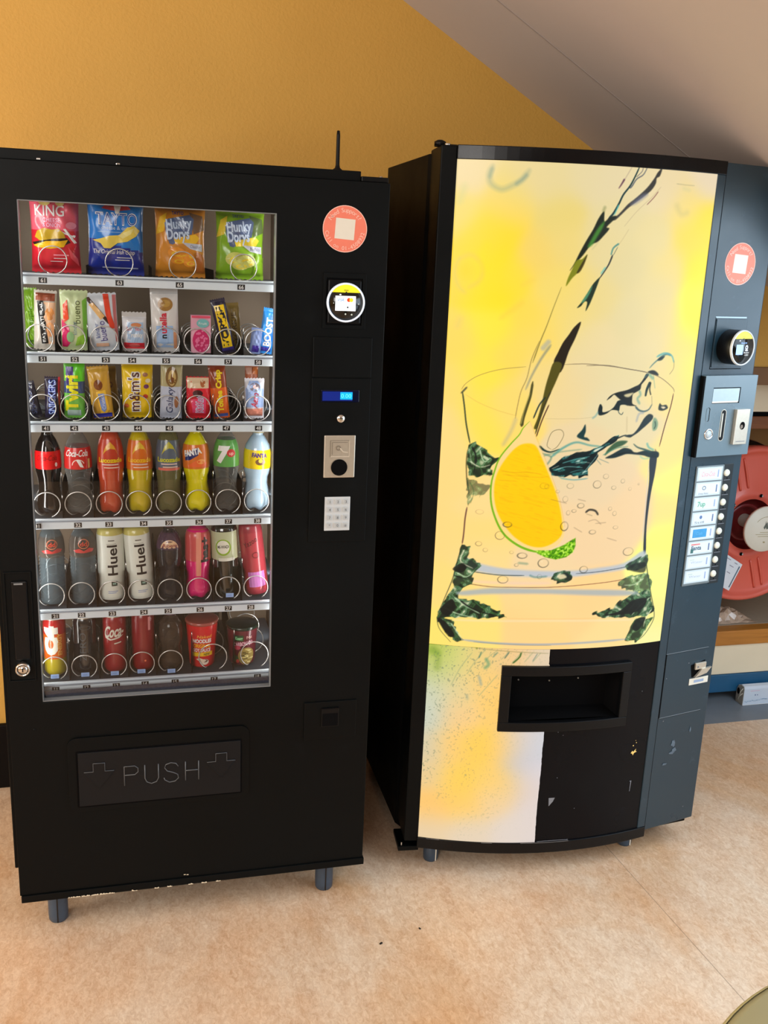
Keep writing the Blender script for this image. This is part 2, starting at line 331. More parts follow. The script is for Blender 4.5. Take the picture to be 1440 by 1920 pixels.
ART_MARKS=[('S',[78,1894,72,1874,78,1854,102,1843,129,1854,148,1867,162,1887],9.6,9.6,(140,158,130),0.55,9),
('S',[134,1856,148,1867,157,1877],7.3,7.3,(110,140,130),0.5,6),
('S',[78,1889,73,1869],6.8,6.8,(120,150,130),0.45,6),
('S',[15,1682,7,1650,16,1619,33,1602],7.3,7.3,(190,195,120),0.4,8),
('S',[18,1682,38,1691,59,1681,71,1659,65,1632,42,1615],8.4,8.4,(205,195,110),0.4,8),
('F',[19,1661,34,1672,45,1655,36,1639,23,1643],(255,212,20),0.6,12,0,1),
('S',[77,1716,69,1692,81,1659],14.1,14.1,(255,222,0),0.5,14),
('S',[26,1541,20,1519],11.3,11.3,(215,200,110),0.5,12),
('S',[18,1850,8,1809],11.3,11.3,(205,205,140),0.5,12),
('S',[120,1545,155,1573,170,1585],7.3,7.3,(235,195,70),0.4,10),
('S',[167,1626,193,1640],6.8,6.8,(235,200,80),0.4,10),
('S',[537,1829,553,1809,571,1813],11.3,11.3,(190,180,120),0.4,10),
('S',[531,1877,556,1876,581,1876],2.0,2.0,(150,145,110),0.6,2),
('S',[551,1868,570,1864],5.6,5.6,(205,200,150),0.5,7),
('S',[428,1911,419,1888,408,1865,393,1844,384,1823,372,1800,362,1789],3.7,6.2,(10,45,50),0.95,1.2),
('S',[408,1907,394,1881,382,1861],2.3,2.3,(150,130,120),0.6,2),
('S',[392,1879,385,1866,380,1858],5.1,1.7,(70,30,60),0.85,2),
('S',[448,1910,439,1892,423,1881,413,1865,408,1860],2.3,4.5,(60,70,90),0.8,1.5),
('S',[437,1911,435,1899,422,1886],2.5,2.5,(60,60,80),0.75,1.5),
('S',[384,1821,375,1797],4.5,2.3,(70,180,175),0.8,1.5),
('F',[487,1910,476,1899,469,1886,454,1865,438,1849,422,1835,407,1823,394,1808,381,1795,365,1789,377,1785,392,1798,408,1814,426,1828,445,1842,464,1858,474,1874,475,1886,483,1892],(35,35,35),0.9,1.5,0,1),
('F',[444,1849,423,1833,413,1822,429,1826,456,1847],(110,115,140),0.6,4,0,1),
('S',[483,1856,472,1841,457,1825],2.5,2.5,(95,35,45),0.85,1.5),
('S',[489,1867,468,1843,432,1808,404,1773],1.1,1.1,(180,160,120),0.7,2),
('F',[349,1804,337,1788,326,1762,312,1736,298,1707,287,1681,278,1665,292,1684,307,1702,324,1726,340,1734,353,1748,366,1765,359,1769,374,1785,381,1795,365,1792,352,1781],(18,28,16),0.97,1.5,0,1),
('F',[352,1781,339,1768,325,1742,316,1721,327,1726,339,1747,350,1768],(70,140,50),0.85,3,0,1),
('S',[347,1804,350,1814],5.6,5.6,(110,120,70),0.6,5),
('F',[292,1689,283,1668,274,1644,272,1628,285,1647,300,1663,309,1679,317,1703,305,1692],(120,125,20),0.95,1.5,0,1),
('F',[317,1703,306,1684,295,1660,303,1663,312,1682],(55,45,10),0.9,1.5,0,1),
('S',[328,1716,343,1735],3.4,3.4,(190,180,130),0.5,3),
('S',[416,1766,404,1745,394,1729],1.1,1.1,(190,170,120),0.7,2),
('S',[394,1732,381,1721,377,1705],5.1,3.9,(60,130,125),0.85,1.5),
('S',[392,1724,383,1705],2.0,2.0,(40,60,60),0.8,1),
('S',[381,1705,374,1684,364,1666,354,1650],5.1,2.8,(40,45,45),0.95,1.2),
('S',[366,1676,356,1660],4.5,4.5,(90,185,180),0.75,2),
('F',[354,1652,339,1636,327,1614,315,1593,304,1578,313,1582,321,1593,328,1591,326,1571,334,1586,344,1615,352,1642],(20,40,25),0.97,1.3,0,1),
('F',[337,1631,327,1614,313,1590,323,1596,333,1615],(80,150,110),0.9,2,0,1),
('F',[317,1544,301,1531,289,1512,275,1490,266,1463,253,1421,278,1422,293,1472,307,1507],(38,30,18),1,1.3,0,1),
('F',[298,1497,276,1487,266,1468,258,1444,278,1437,292,1473],(38,30,18),1,1.3,0,1),
('F',[258,1444,249,1415,242,1382,236,1338,229,1304,222,1280,230,1280,240,1314,253,1358,269,1402,279,1440],(82,76,22),1,1.3,0,1),
('S',[257,1373,241,1329,227,1265],4.4,4.4,(60,55,35),0.9,1.2),
('S',[245,1358,231,1338,219,1304],4.4,4.4,(30,50,50),0.9,1.2),
('S',[255,1339,241,1300,230,1258],3.4,3.4,(60,30,25),0.9,1.2),
('S',[261,1625,246,1577,232,1529,221,1496,206,1442],1.7,3.9,(120,110,50),0.75,1.2),
('S',[218,1494,203,1451,195,1404,183,1370,177,1331,174,1302],2.9,2.9,(120,105,60),0.75,1.5),
('S',[247,1486,226,1452,206,1409,194,1375],7.8,3.9,(130,135,120),0.7,3),
('S',[242,1495,227,1476],14.6,14.6,(160,165,165),0.6,4),
('S',[210,1395,207,1361,200,1332,193,1303,191,1283],6.8,10.7,(60,60,25),0.9,1.5),
('S',[205,1366,194,1322,189,1288],3.4,3.4,(190,175,90),0.7,1.5),
('S',[176,1302,165,1267,148,1232],10.7,10.7,(175,170,140),0.5,6),
('S',[39,1367,50,1384,80,1405,130,1422,190,1431],2.0,2.0,(120,110,60),0.8,1),
('S',[285,1440,339,1443,400,1439,453,1433,508,1424,549,1411,587,1386,594,1374],2.0,2.4,(90,75,60),0.9,1),
('S',[39,1358,52,1374],4.9,4.9,(40,50,40),0.8,2),
('S',[49,1356,85,1336,133,1319,176,1309],1.2,1.2,(190,165,80),0.8,1),
('S',[248,1304,293,1305,342,1307,377,1312],1.2,1.2,(190,170,120),0.8,1),
('S',[42,1361,49,1324,56,1281,68,1233],4.4,4.4,(40,60,35),0.9,1.2),
('S',[64,1218,62,1188,65,1148,69,1118],3.4,3.4,(60,60,30),0.8,1.5),
('S',[71,1067,68,1036,67,995,65,969],3.9,3.9,(75,40,40),0.85,1.5),
('S',[592,1371,588,1337,577,1287,568,1234],3.4,3.4,(80,40,30),0.9,1),
('F',[543,1207,563,1211,564,1165,559,1114,557,1062,558,1009,564,950,556,951,551,1020,549,1088,549,1145],(38,48,58),1,1.2,0,1),
('S',[542,1197,545,1125,548,1020,551,956],2.0,2.0,(190,190,210),0.8,1.5),
('S',[556,1227,568,1206],3.9,3.9,(70,60,60),0.6,2),
('F',[67,1228,82,1235,99,1222,124,1206,142,1196,126,1179,127,1157,102,1148,70,1153,62,1185],(40,75,30),0.95,2,2,0),
('F',[68,1141,108,1131,127,1127,109,1105,81,1099,73,1062,67,1103],(110,130,60),0.55,3,2,0),
('F',[404,1354,410,1363,420,1370,434,1375,456,1380,477,1389,489,1395,499,1409,505,1421,513,1419,503,1404,495,1394,493,1382,482,1375,474,1370,473,1360,475,1346,487,1340,479,1340,464,1341,452,1351,440,1356,430,1363,422,1368,414,1361],(14,22,22),0.97,1.2,0,1),
('F',[435,1353,451,1355,464,1341,453,1343,442,1341,440,1328,432,1329,419,1329,408,1321,395,1316,386,1317,383,1329,387,1344,394,1337,396,1324,412,1327,424,1336,430,1346],(14,30,34),0.97,1.2,0,1),
('F',[450,1368,464,1372,475,1373,465,1363,454,1363],(225,210,160),0.9,2,0,1),
('S',[437,1334,440,1323,448,1318,452,1324],3.0,3.0,(25,55,60),0.9,1.2),
('S',[384,1324,378,1314,371,1308],4.4,4.4,(80,150,160),0.6,3),
('S',[491,1379,495,1368,488,1358,496,1345],6.8,6.8,(90,150,140),0.6,3),
('S',[485,1338,496,1329,511,1326,524,1331,531,1343],6.1,2.4,(30,70,85),0.85,2),
('S',[510,1365,512,1382,519,1399],5.7,10.1,(14,40,40),0.95,1.5),
('S',[521,1399,520,1382,525,1368],3.4,3.4,(10,20,20),0.95,1.5),
('S',[526,1419,531,1399,535,1385],2.4,2.4,(110,160,140),0.7,2),
('S',[515,1419,526,1409],8.4,8.4,(90,160,140),0.6,3),
('S',[528,1365,532,1341],1.2,1.2,(90,90,80),0.8,1.5),
('S',[502,1412,511,1422],5.1,5.1,(110,170,170),0.5,3),
('F',[509,1426,519,1430,529,1429,539,1422,540,1417,530,1419,518,1422],(20,30,30),0.95,1.5,0,1),
('S',[513,1436,523,1447,537,1459,549,1468,560,1471,571,1468],2.4,6.8,(60,110,115),0.85,1.8),
('F',[533,1455,540,1463,553,1466,545,1456],(15,40,45),0.95,1.8,0,1),
('S',[530,1464,552,1473,573,1467,582,1450],6.3,3.9,(90,170,170),0.85,2),
('S',[582,1455,583,1435,573,1420],2.0,2.0,(110,100,80),0.8,1.2),
('S',[342,1439,386,1441,413,1439,449,1433,482,1429,507,1425],2.0,2.0,(75,65,55),0.85,1.2),
('F',[552,1331,554,1346,562,1341,574,1342,580,1334,572,1329,562,1327],(20,35,35),0.9,1.5,0,1),
('F',[559,1337,567,1338,573,1335,566,1332],(240,220,180),0.95,1.5,0,1),
('F',[541,1308,549,1307,556,1294,553,1279,543,1276,539,1291],(110,150,120),0.8,2,0,1),
('S',[546,1300,549,1289,546,1281],3.0,3.0,(15,40,40),0.9,2),
('S',[464,1312,468,1273],2.4,2.4,(185,165,120),0.6,3),
('F',[514,1309,526,1319,538,1315,537,1305,523,1291,511,1281,499,1271,488,1264,478,1259,462,1263,473,1266,486,1268,498,1281,507,1297],(20,38,44),0.95,1.5,0,1),
('S',[492,1300,497,1319,510,1322],4.4,4.4,(120,140,170),0.6,4),
('S',[467,1266,453,1261,437,1254,423,1246,410,1234,394,1225,375,1218,355,1208],2.7,10.1,(15,35,42),0.97,1.5),
('F',[414,1213,418,1225,426,1235,440,1247,456,1251,473,1249,461,1239,443,1232,427,1223],(40,80,50),0.9,2,0,1),
('F',[416,1206,434,1216,450,1225,466,1232,485,1228,498,1219,524,1224,542,1223,567,1219,567,1205,542,1206,522,1212,502,1214,475,1216,457,1211,439,1206],(10,34,40),0.95,1.5,0,1),
('S',[491,1242,504,1233,524,1227,545,1220],2.4,6.8,(30,70,70),0.9,2),
('S',[530,1243,537,1232,552,1225],5.1,5.1,(60,160,160),0.7,3),
('S',[514,1210,525,1203,543,1204],3.4,3.4,(110,190,160),0.6,3),
('F',[266,1180,283,1188,302,1202,321,1213,351,1221,376,1226,401,1239,423,1256,446,1264,442,1251,417,1234,395,1219,390,1196,373,1176,375,1159,352,1156,326,1163,296,1155,278,1163],(10,36,38),0.97,2,1,0),
('S',[240,1234,253,1224,270,1220,292,1228],7.8,2.4,(12,45,45),0.95,1.5),
('S',[272,1207,299,1230,333,1246,370,1239,401,1236],7.8,3.9,(70,150,145),0.75,2.5),
('S',[242,1206,290,1220,350,1228],3.9,3.9,(110,150,120),0.6,2),
('S',[246,1216,272,1207,263,1187],4.9,4.9,(70,120,100),0.6,2.5),
('S',[301,1153,337,1149,373,1153],3.4,3.4,(70,150,160),0.7,2),
('F',[353,1292,346,1278,334,1263,342,1256,368,1250,362,1258,353,1261,356,1275],(14,50,55),0.95,1.5,0,1),
('S',[270,1227,259,1237,266,1266,278,1276,293,1276,299,1262,286,1235,272,1225],2.0,2.0,(80,75,50),0.8,1),
('S',[386,1209,406,1189],2.4,2.4,(60,110,120),0.6,1.5),
('S',[399,1204,427,1193],2.4,2.4,(60,110,120),0.6,1.5),
('F',[75,933,107,920,172,909,247,905,350,905,430,912,502,922,555,953,566,928,510,905,432,896,352,888,248,888,163,890,99,898,74,909],(178,190,205),0.85,4,0,1),
('S',[99,895,163,890,228,891],2.9,2.9,(25,50,55),0.95,1.5),
('S',[367,897,432,901,504,910,543,919],2.4,2.4,(35,50,60),0.9,1.5),
('F',[509,913,567,939,573,906,534,898],(40,70,60),0.85,3,2,1),
('S',[67,864,141,857,210,858,302,860,397,866,491,874,565,888],2.4,2.4,(80,40,30),0.85,1.3),
('S',[51,876,101,869,200,869,301,871],7.8,7.8,(235,200,190),0.5,5),
('F',[65,966,85,964,83,934,120,913,99,890,96,861,48,844,50,889],(50,90,60),0.9,2.5,2,0),
('F',[48,852,71,864,67,821,129,810,170,790,192,774,107,767,13,763,26,807],(28,55,30),0.97,2,2,0),
('F',[491,869,574,890,593,833,523,845],(90,140,110),0.75,4,2,1),
('F',[547,837,591,839,611,776,593,764,445,773,425,784,482,796,503,816],(20,45,35),0.97,2,2,0),
('F',[61,837,117,849,176,855,303,855,465,849,547,839,525,829,304,841,152,837,74,828],(165,175,178),0.85,4,0,1),
('F',[13,761,53,760,62,729,84,704,69,695,30,731],(28,48,38),0.95,2,2,0),
('F',[554,760,614,759,592,722,566,691,531,703,540,728],(60,100,40),0.9,2,2,0),
('S',[192,771,310,771,446,770],2.0,2.0,(235,190,120),0.8,2),
('S',[53,758,311,766,557,758],3.9,3.9,(255,225,190),0.6,4),
('S',[81,704,162,700,290,699,397,701,534,703],5.9,5.9,(150,165,180),0.85,3),
('S',[111,700,213,697,317,696],2.0,2.0,(90,110,110),0.6,1.5),
('S',[65,964,56,921,47,873,30,818,14,768],3.4,1.4,(30,52,34),0.9,1.6),
('S',[13,762,21,730,52,695],2.9,1.2,(30,50,40),0.85,1.6),
('S',[564,939,577,890,596,828,613,776,613,748,591,711,564,691],3.4,1.4,(34,52,44),0.9,1.6),
('S',[55,820,85,800,121,781],6.3,2.5,(196,218,176),0.85,1.6),
('S',[32,789,62,777,102,769],4.9,2.0,(196,218,176),0.8,1.6),
('S',[42,819,66,794,82,774],3.9,1.6,(70,128,64),0.8,1.6),
('S',[594,817,565,796,543,771],5.9,2.3,(196,218,176),0.8,1.6),
('S',[604,782,588,756,585,734],4.4,1.8,(238,232,196),0.8,1.6),
('S',[567,874,539,859,510,859],5.9,2.3,(196,218,176),0.7,1.6),
('S',[70,813,106,791,171,775],5.9,2.3,(8,16,14),0.9,1.6),
('S',[104,816,135,793,192,774],3.9,1.6,(70,128,64),0.7,1.6),
('S',[50,748,71,719,81,703],4.4,1.8,(196,218,176),0.8,1.6),
('S',[71,953,64,922,96,904],4.4,1.8,(238,232,196),0.8,1.6),
('S',[56,890,81,880,99,897],4.4,1.8,(196,218,176),0.8,1.6),
('S',[51,881,85,873],4.9,2.0,(8,16,14),0.85,1.6),
('S',[74,1224,85,1199,82,1161],5.9,2.3,(8,16,14),0.9,1.6),
('S',[93,1218,105,1189,121,1200],3.9,1.6,(196,218,176),0.85,1.6),
('S',[71,1187,96,1174,121,1181],3.9,1.6,(238,232,196),0.75,1.6),
('S',[107,1205,127,1196,119,1171],4.4,1.8,(8,16,14),0.85,1.6),
('S',[89,1194,103,1160],3.9,1.6,(70,128,64),0.8,1.6),
('S',[67,1218,76,1179],2.9,1.2,(196,218,176),0.7,1.6),
('S',[285,1173,315,1183,356,1181],2.9,1.2,(150,216,206),0.85,1.6),
('S',[303,1192,338,1203,374,1210],2.9,1.2,(110,190,184),0.85,1.6),
('S',[358,1164,376,1189,394,1215],2.9,1.2,(180,222,206),0.8,1.6),
('S',[277,1177,294,1185],2.0,1.0,(220,224,196),0.8,1.6),
('S',[325,1168,350,1175,371,1171],2.4,1.0,(90,170,166),0.8,1.6),
('S',[338,1191,359,1195,377,1193],2.0,1.0,(220,224,196),0.7,1.6),
('S',[373,1209,402,1229,437,1249],3.4,1.4,(8,16,14),0.8,1.6),
('S',[409,1214,444,1231,476,1236],3.4,1.4,(60,130,110),0.8,1.6),
('S',[446,1214,483,1221,523,1213],3.9,1.6,(8,16,14),0.85,1.6),
('S',[74,1133,85,1109,79,1078],3.4,1.4,(60,96,50),0.6,1.6),
('S',[84,1129,104,1115,100,1095],2.9,1.2,(90,124,60),0.5,1.6),
('S',[68,1138,74,1098],3.4,1.4,(30,56,34),0.7,1.6),
('F',[20,784,47,816,58,794,40,768],(8,16,14),0.92,1.5,0,1),
('F',[501,785,543,814,585,815,561,780,452,776],(8,16,14),0.92,1.5,0,1),
('F',[559,758,588,760,569,725,549,732],(8,16,14),0.85,1.5,0,1),
('F',[15,756,34,752,60,718,45,711],(8,16,14),0.9,1.5,0,1),
('F',[45,899,68,917,80,904,65,890],(8,16,14),0.8,1.5,0,1),
('F',[510,905,543,919,567,918,565,891],(8,16,14),0.7,2,0,1),
('F',[209,1296,221,1277,231,1250,251,1212,275,1162,297,1115,314,1067,325,1013,317,984,293,966,263,960,230,966,196,987,164,1019,140,1061,129,1107,134,1155,144,1197,169,1238,193,1271],(250,212,135),1,1.2,0,1),
('F',[215,1240,232,1233,247,1207,270,1162,290,1120,306,1077,316,1036,318,1005,299,982,267,969,231,974,195,995,166,1027,146,1062,136,1102,136,1142,147,1178,169,1214,191,1235],(255,194,4),1,2,3,1),
('S',[210,1296,195,1278,187,1261,167,1236,143,1200,132,1162,127,1132,128,1096,136,1061,154,1021,175,994,207,972,238,960,274,953],2.4,7.8,(110,175,20),0.95,1.3),
('F',[253,960,293,961,323,974,343,987,356,995,358,974,353,956,336,943,308,936,280,942,258,952],(95,165,15),1,1.5,4,0),
('S',[211,1295,231,1255,269,1177,304,1097,324,1026],1.7,1.7,(225,180,100),0.8,1.5),
('S',[148,1167,177,1164,216,1166,251,1162],2.0,2.0,(200,140,10),0.6,1.5),
('S',[154,1158,197,1155,246,1154,271,1157],1.5,1.5,(200,140,10),0.5,1.5),
('S',[145,1143,189,1142],1.5,1.5,(200,145,10),0.5,1.5),
('B',[401,1137],10.7,9.8,2.4,(60,60,50),0.7),
('B',[423,1158],7.3,6.3,1.5,(60,60,50),0.5),
('B',[448,1128],6.3,4.9,1.5,(60,60,50),0.5),
('B',[472,1145],5.4,5.4,1.5,(60,60,50),0.5),
('B',[495,1124],4.4,4.4,1.5,(60,60,50),0.3),
('B',[362,1081],8.8,6.3,2.4,(60,60,50),0.75),
('B',[444,1072],4.9,4.9,1.5,(60,60,50),0.5),
('B',[458,1059],5.4,5.9,1.5,(60,60,50),0.5),
('B',[401,1010],8.8,5.4,2.4,(60,60,50),0.6),
('B',[465,1021],6.8,4.4,1.5,(60,60,50),0.4),
('B',[510,953],14.6,10.7,2.4,(60,60,50),0.7),
('B',[175,1027],10.7,6.8,3.4,(60,60,50),0.85),
('B',[158,997],11.7,10.7,2.4,(60,60,50),0.7),
('B',[323,1026],9.8,11.7,3.4,(60,60,50),0.85),
('B',[219,945],12.2,7.3,2.9,(60,60,50),0.85),
('B',[276,926],13.7,11.7,3.4,(60,60,50),0.85),
('B',[387,908],10.7,8.8,2.9,(60,60,50),0.8),
('B',[174,878],13.2,9.8,2.4,(60,60,50),0.8),
('B',[106,972],7.8,5.9,2.0,(60,60,50),0.6),
('B',[124,956],5.9,4.9,1.5,(60,60,50),0.5),
('B',[191,953],4.9,3.9,1.5,(60,60,50),0.4),
('B',[261,1132],10.7,7.8,1.5,(60,60,50),0.3),
('B',[268,1130],5.9,5.9,1.5,(60,60,50),0.3),
('B',[319,1098],6.8,7.8,2.0,(60,60,50),0.4),
('B',[329,1133],8.8,6.8,2.0,(60,60,50),0.4),
('B',[297,1118],4.9,3.9,1.5,(60,60,50),0.4),
('B',[330,1062],4.9,5.9,2.0,(60,60,50),0.4),
('B',[345,1067],5.9,3.9,2.0,(60,60,50),0.5),
('B',[103,1057],9.8,5.9,1.5,(60,60,50),0.3),
('B',[519,1136],2.4,2.4,1.5,(60,60,50),0.4),
('B',[269,889],5.9,5.9,2.0,(60,60,50),0.5),
('B',[206,919],4.9,3.9,2.0,(60,60,50),0.5),
('S',[377,1063,387,1070,403,1067,412,1056],5.9,5.9,(40,40,35),0.9,2),
('S',[380,1059,396,1054],2.4,2.4,(120,110,80),0.6,2),
('S',[387,1039,406,1043,423,1030],2.4,2.4,(120,100,80),0.5,2),
('S',[407,1033,436,1035],2.4,2.4,(120,100,80),0.5,2),
('S',[444,993,472,984],2.4,2.4,(120,100,80),0.5,2),
('S',[349,1023,372,1010],2.4,2.4,(120,100,80),0.5,2),
('S',[281,1097,323,1087],2.4,2.4,(120,100,80),0.5,2),
('S',[353,1098,374,1093],2.4,2.4,(120,100,80),0.5,2),
('F',[304,900,329,907,354,897,358,879,338,874,309,876],(25,55,55),0.9,2,2,1),
('F',[317,892,333,896,342,887,324,882],(230,215,170),0.9,2,0,1),
('S',[243,892,259,887,289,890],5.9,5.9,(80,130,130),0.6,2.5),
('S',[210,925,236,923],6.8,6.8,(120,150,120),0.6,3)]
FLYER_MARKS=[('S',[109,669,81,623,60,570],2.7,2.7,(150,165,120),0.7,2),
('S',[144,681,117,642,100,607],2.7,2.7,(150,165,120),0.7,2),
('S',[175,679,152,658,136,627],2.7,2.7,(150,165,120),0.7,2),
('S',[206,677,186,653],2.7,2.7,(150,165,120),0.7,2),
('S',[238,674,215,644],2.7,2.7,(150,165,120),0.7,2),
('S',[269,675,249,648],2.7,2.7,(150,165,120),0.7,2),
('S',[291,675,271,648],2.7,2.7,(150,165,120),0.7,2),
('S',[180,609,152,570,135,545],2.7,2.7,(150,165,120),0.7,2),
('S',[133,673,128,656],4.1,4.1,(70,120,100),0.7,2),
('S',[176,674,164,659],4.1,4.1,(80,130,110),0.6,2),
('S',[206,675,195,657],3.5,3.5,(60,100,90),0.8,2),
('S',[238,674,234,661,218,644],4.7,4.7,(40,90,30),0.9,2),
('S',[282,672,271,651],3.0,3.0,(70,110,110),0.7,2),
('S',[146,654,154,638,145,627],10.0,10.0,(90,150,110),0.6,4),
('S',[131,603,139,576],8.3,8.3,(140,160,150),0.6,4),
('S',[103,546,105,533],7.1,7.1,(150,165,140),0.5,5),
('S',[-4,685,62,688,114,686,120,681],3.5,3.5,(90,120,10),0.8,3),
('S',[120,683,144,681,216,677,311,673],2.1,2.1,(110,110,60),0.6,2),
('S',[9,673,22,647,21,613],14.8,14.8,(120,150,50),0.45,10),
('S',[-3,665,25,661],17.7,17.7,(120,160,50),0.45,10)]
# ---------------------------------------------------------------- snack machine (door face on y = 0)
snack = thing('vending_machine', 'black snack and drinks vending machine with glass window, push flap and grey feet', 'vending machine', (0, 0, 0))
P0 = plane_y(0.0)
b = MB()
b.box(-0.012, 0.032, 0.177, 0.022, 0.66, 1.842, BLACK); b.box(0.842, 0.032, 0.125, 0.862, 0.66, 1.842, BLACK)
b.box(0.022, 0.032, 1.800, 0.842, 0.66, 1.842, BLACK); b.box(0.003, 0.032, 0.125, 0.842, 0.66, 0.60, BLACK)
b.box(0.022, 0.640, 0.60, 0.842, 0.66, 1.80, BLACK); b.box(0.660, 0.034, 0.60, 0.842, 0.64, 1.80, BLACK)
b.build('cabinet', snack, bevel=0.002)
b = MB()
b.box(0.022, 0.034, 0.60, 0.026, 0.636, 1.80, LINER); b.box(0.656, 0.034, 0.60, 0.660, 0.636, 1.80, LINER)
b.box(0.026, 0.43, 0.60, 0.656, 0.436, 1.80, LINER); b.box(0.026, 0.034, 0.60, 0.656, 0.636, 0.604, LINER); b.box(0.026, 0.034, 1.796, 0.656, 0.636, 1.80, LINER)
b.build('liner', snack)
WX0, WX1, WZ0, WZ1 = 0.0766, 0.6115, 0.635, 1.759
b = MB()
def ring(b, X0, Z0, X1, Z1, x0, z0, x1, z1, y0, y1, m):
    v = []
    for y in (y0, y1):
        v += [(X0, y, Z0), (X1, y, Z0), (X1, y, Z1), (X0, y, Z1), (x0, y, z0), (x1, y, z0), (x1, y, z1), (x0, y, z1)]
    f = []
    for i in range(4):
        j = (i+1) % 4
        f += [(i, j, 4+j, 4+i), (8+j, 8+i, 12+i, 12+j), (i, 8+i, 8+j, j), (4+j, 12+j, 12+i, 4+i)]
    b.add(v, f, m)
ring(b, 0.0, 0.118, 0.865, 1.836, WX0, WZ0, WX1, WZ1, 0.0, 0.030, BLACK)
b.build('door', snack, bevel=0.0022)
b = MB(); b.bbox_bev(0.003, -0.004, 0.100, 0.868, 0.030, 0.1195, BLACK, 0.002)
CHIP = mat('chipped_paint_white', (228, 216, 190), 0.6, noise=0.05); rr_ = random.Random(3)
x = 0.112
while x < 0.49:
    w = rr_.uniform(0.008, 0.018); gap = rr_.choice([0.0, 0.001, 0.002, 0.003]) if x < 0.21 else rr_.uniform(0.012, 0.045)
    n = 7; pts = [(x+w*i/n, 0.1005) for i in range(n+1)]+[(x+w*(n-i)/n, 0.1015+rr_.uniform(0.0, 0.003)) for i in range(n+1)]
    b.poly(pts, CHIP, plane_y(-0.004), 0); x += w+gap
for q in ((0.395, 0.128), (0.402, 0.127)):
    b.rect(q[0], q[1], q[0]+0.005, q[1]+0.002, CHIP, P0, 2, 1)
b.build('kick_rail', snack)
b = MB(); b.bbox_bev(-0.010, 0.012, 1.8365, 0.800, 0.20, 1.8585, BLACK, 0.002)
b.bbox_bev(0.800, 0.006, 1.8365, 0.862, 0.10, 1.848, DARKPL, 0.002); b.lathe([(0, 0), (0.004, 0), (0.004, 0.012), (0, 0.012)], CHROME, 12, ctr=(0.845, 0.012, 1.838))
for x in (0.118, 0.275): b.bbox_bev(x, 0.009, 1.8385, x+0.008, 0.013, 1.8425, CHROME, 0.001)
b.build('hood', snack)
b = MB(); ring(b, WX0, WZ0, WX1, WZ1, WX0+0.0016, WZ0+0.0016, WX1-0.0016, WZ1-0.0016, 0.001, 0.028, mat('grey_gasket', (120, 124, 126), 0.4, noise=0.05))
b.box(WX0+0.002, 0.020, WZ0+0.002, WX1-0.002, 0.026, WZ0+0.016, mat('speckled_bottom_seal', (52, 56, 74), 0.5, noise=0.7, nscale=160))
b.build('window_gasket', snack)
# glass pane
def glass_mat(name, tint=(1, 1, 1), refl=1.0, rough=0.0, ior=1.5):
    m = bpy.data.materials.new(name); m.use_nodes = True; nt = m.node_tree; nt.nodes.clear()
    o = nt.nodes.new('ShaderNodeOutputMaterial'); t = nt.nodes.new('ShaderNodeBsdfTransparent'); g = nt.nodes.new('ShaderNodeBsdfGlossy')
    t.inputs[0].default_value = (*tint, 1); g.inputs['Roughness'].default_value = rough; g.inputs[0].default_value = (refl, refl, refl, 1)
    fr = nt.nodes.new('ShaderNodeFresnel'); fr.inputs[0].default_value = ior; mx = nt.nodes.new('ShaderNodeMixShader')
    nt.links.new(fr.outputs[0], mx.inputs[0]); nt.links.new(t.outputs[0], mx.inputs[1]); nt.links.new(g.outputs[0], mx.inputs[2]); nt.links.new(mx.outputs[0], o.inputs[0])
    MATS[name] = m; return m
PANE = glass_mat('window_pane_glass', (0.97, 0.98, 0.98))
b = MB(); b.add([(WX0, 0.018, WZ0), (WX1, 0.018, WZ0), (WX1, 0.018, WZ1), (WX0, 0.018, WZ1)], [(0, 1, 2, 3)], PANE); b.build('window_glass', snack)
# strip lights just inside the window frame, one each side
LED = mat('strip_light_lens', (255, 250, 240), 0.4, emit=1.5)
for x, d in ((0.050, 1), (0.640, -1)):
    b = MB(); b.bbox_bev(x-0.006, 0.036, 0.66, x+0.006, 0.044, 1.78, LED, 0.002); b.build('strip_light', snack)
    l = area('strip_light_glow', (x+0.008*d, 0.046, 1.22), (x+0.10*d, 0.16, 1.22), 0.012, 1.10, 0.7, (1.0, 0.97, 0.92)); l.parent = snack
    xr = 0.0285 if d > 0 else 0.6535; b = MB(); b.bbox_bev(xr-0.002, 0.27, 0.66, xr+0.002, 0.282, 1.78, LED, 0.0008); b.build('strip_light', snack)  # rear strips are added to brighten the back of the liner
    l = area('rear_fill_glow', (xr+0.004*d, 0.276, 1.22), (xr+0.10*d, 0.33, 1.22), 0.012, 1.10, 1.6, (1.0, 0.93, 0.84)); l.parent = snack
# --- controls on the right of the door
b = MB(); b.bbox_bev(0.698, -0.0035, 1.403, 0.837, 0.001, 1.495, BLACK, 0.0018); b.build('blanking_plate', snack)
b = MB()
ring(b, 0.719, 1.514, 0.818, 1.638, 0.7255, 1.5225, 0.8095, 1.6265, -0.003, 0.001, BLACK)
b.box(0.7255, -0.0002, 1.5225, 0.8095, 0.001, 1.6265, VOID); reader = b.build('card_reader', snack, bevel=0.001)
b = MB(); b.bbox_bev(0.729, -0.006, 1.526, 0.806, 0.0, 1.623, DARKPL, 0.003)
yf = lambda z: (lambda p: p)
b.lathe([(0.0, -0.014), (0.0435, -0.014), (0.0435, -0.005)], BLK, 40, ctr=(0.769, 0, 1.5735), axis='y'); b.build('reader_body', reader)
b = MB(); b.lathe([(0.0395, -0.0145), (0.040, -0.0165), (0.0432, -0.0165), (0.0440, -0.0145), (0.0440, -0.010)], mat('pale_ring_light', (214, 226, 240), 0.3, emit=0.35), 48, ctr=(0.769, 0, 1.5735), axis='y'); b.build('reader_ring', reader)
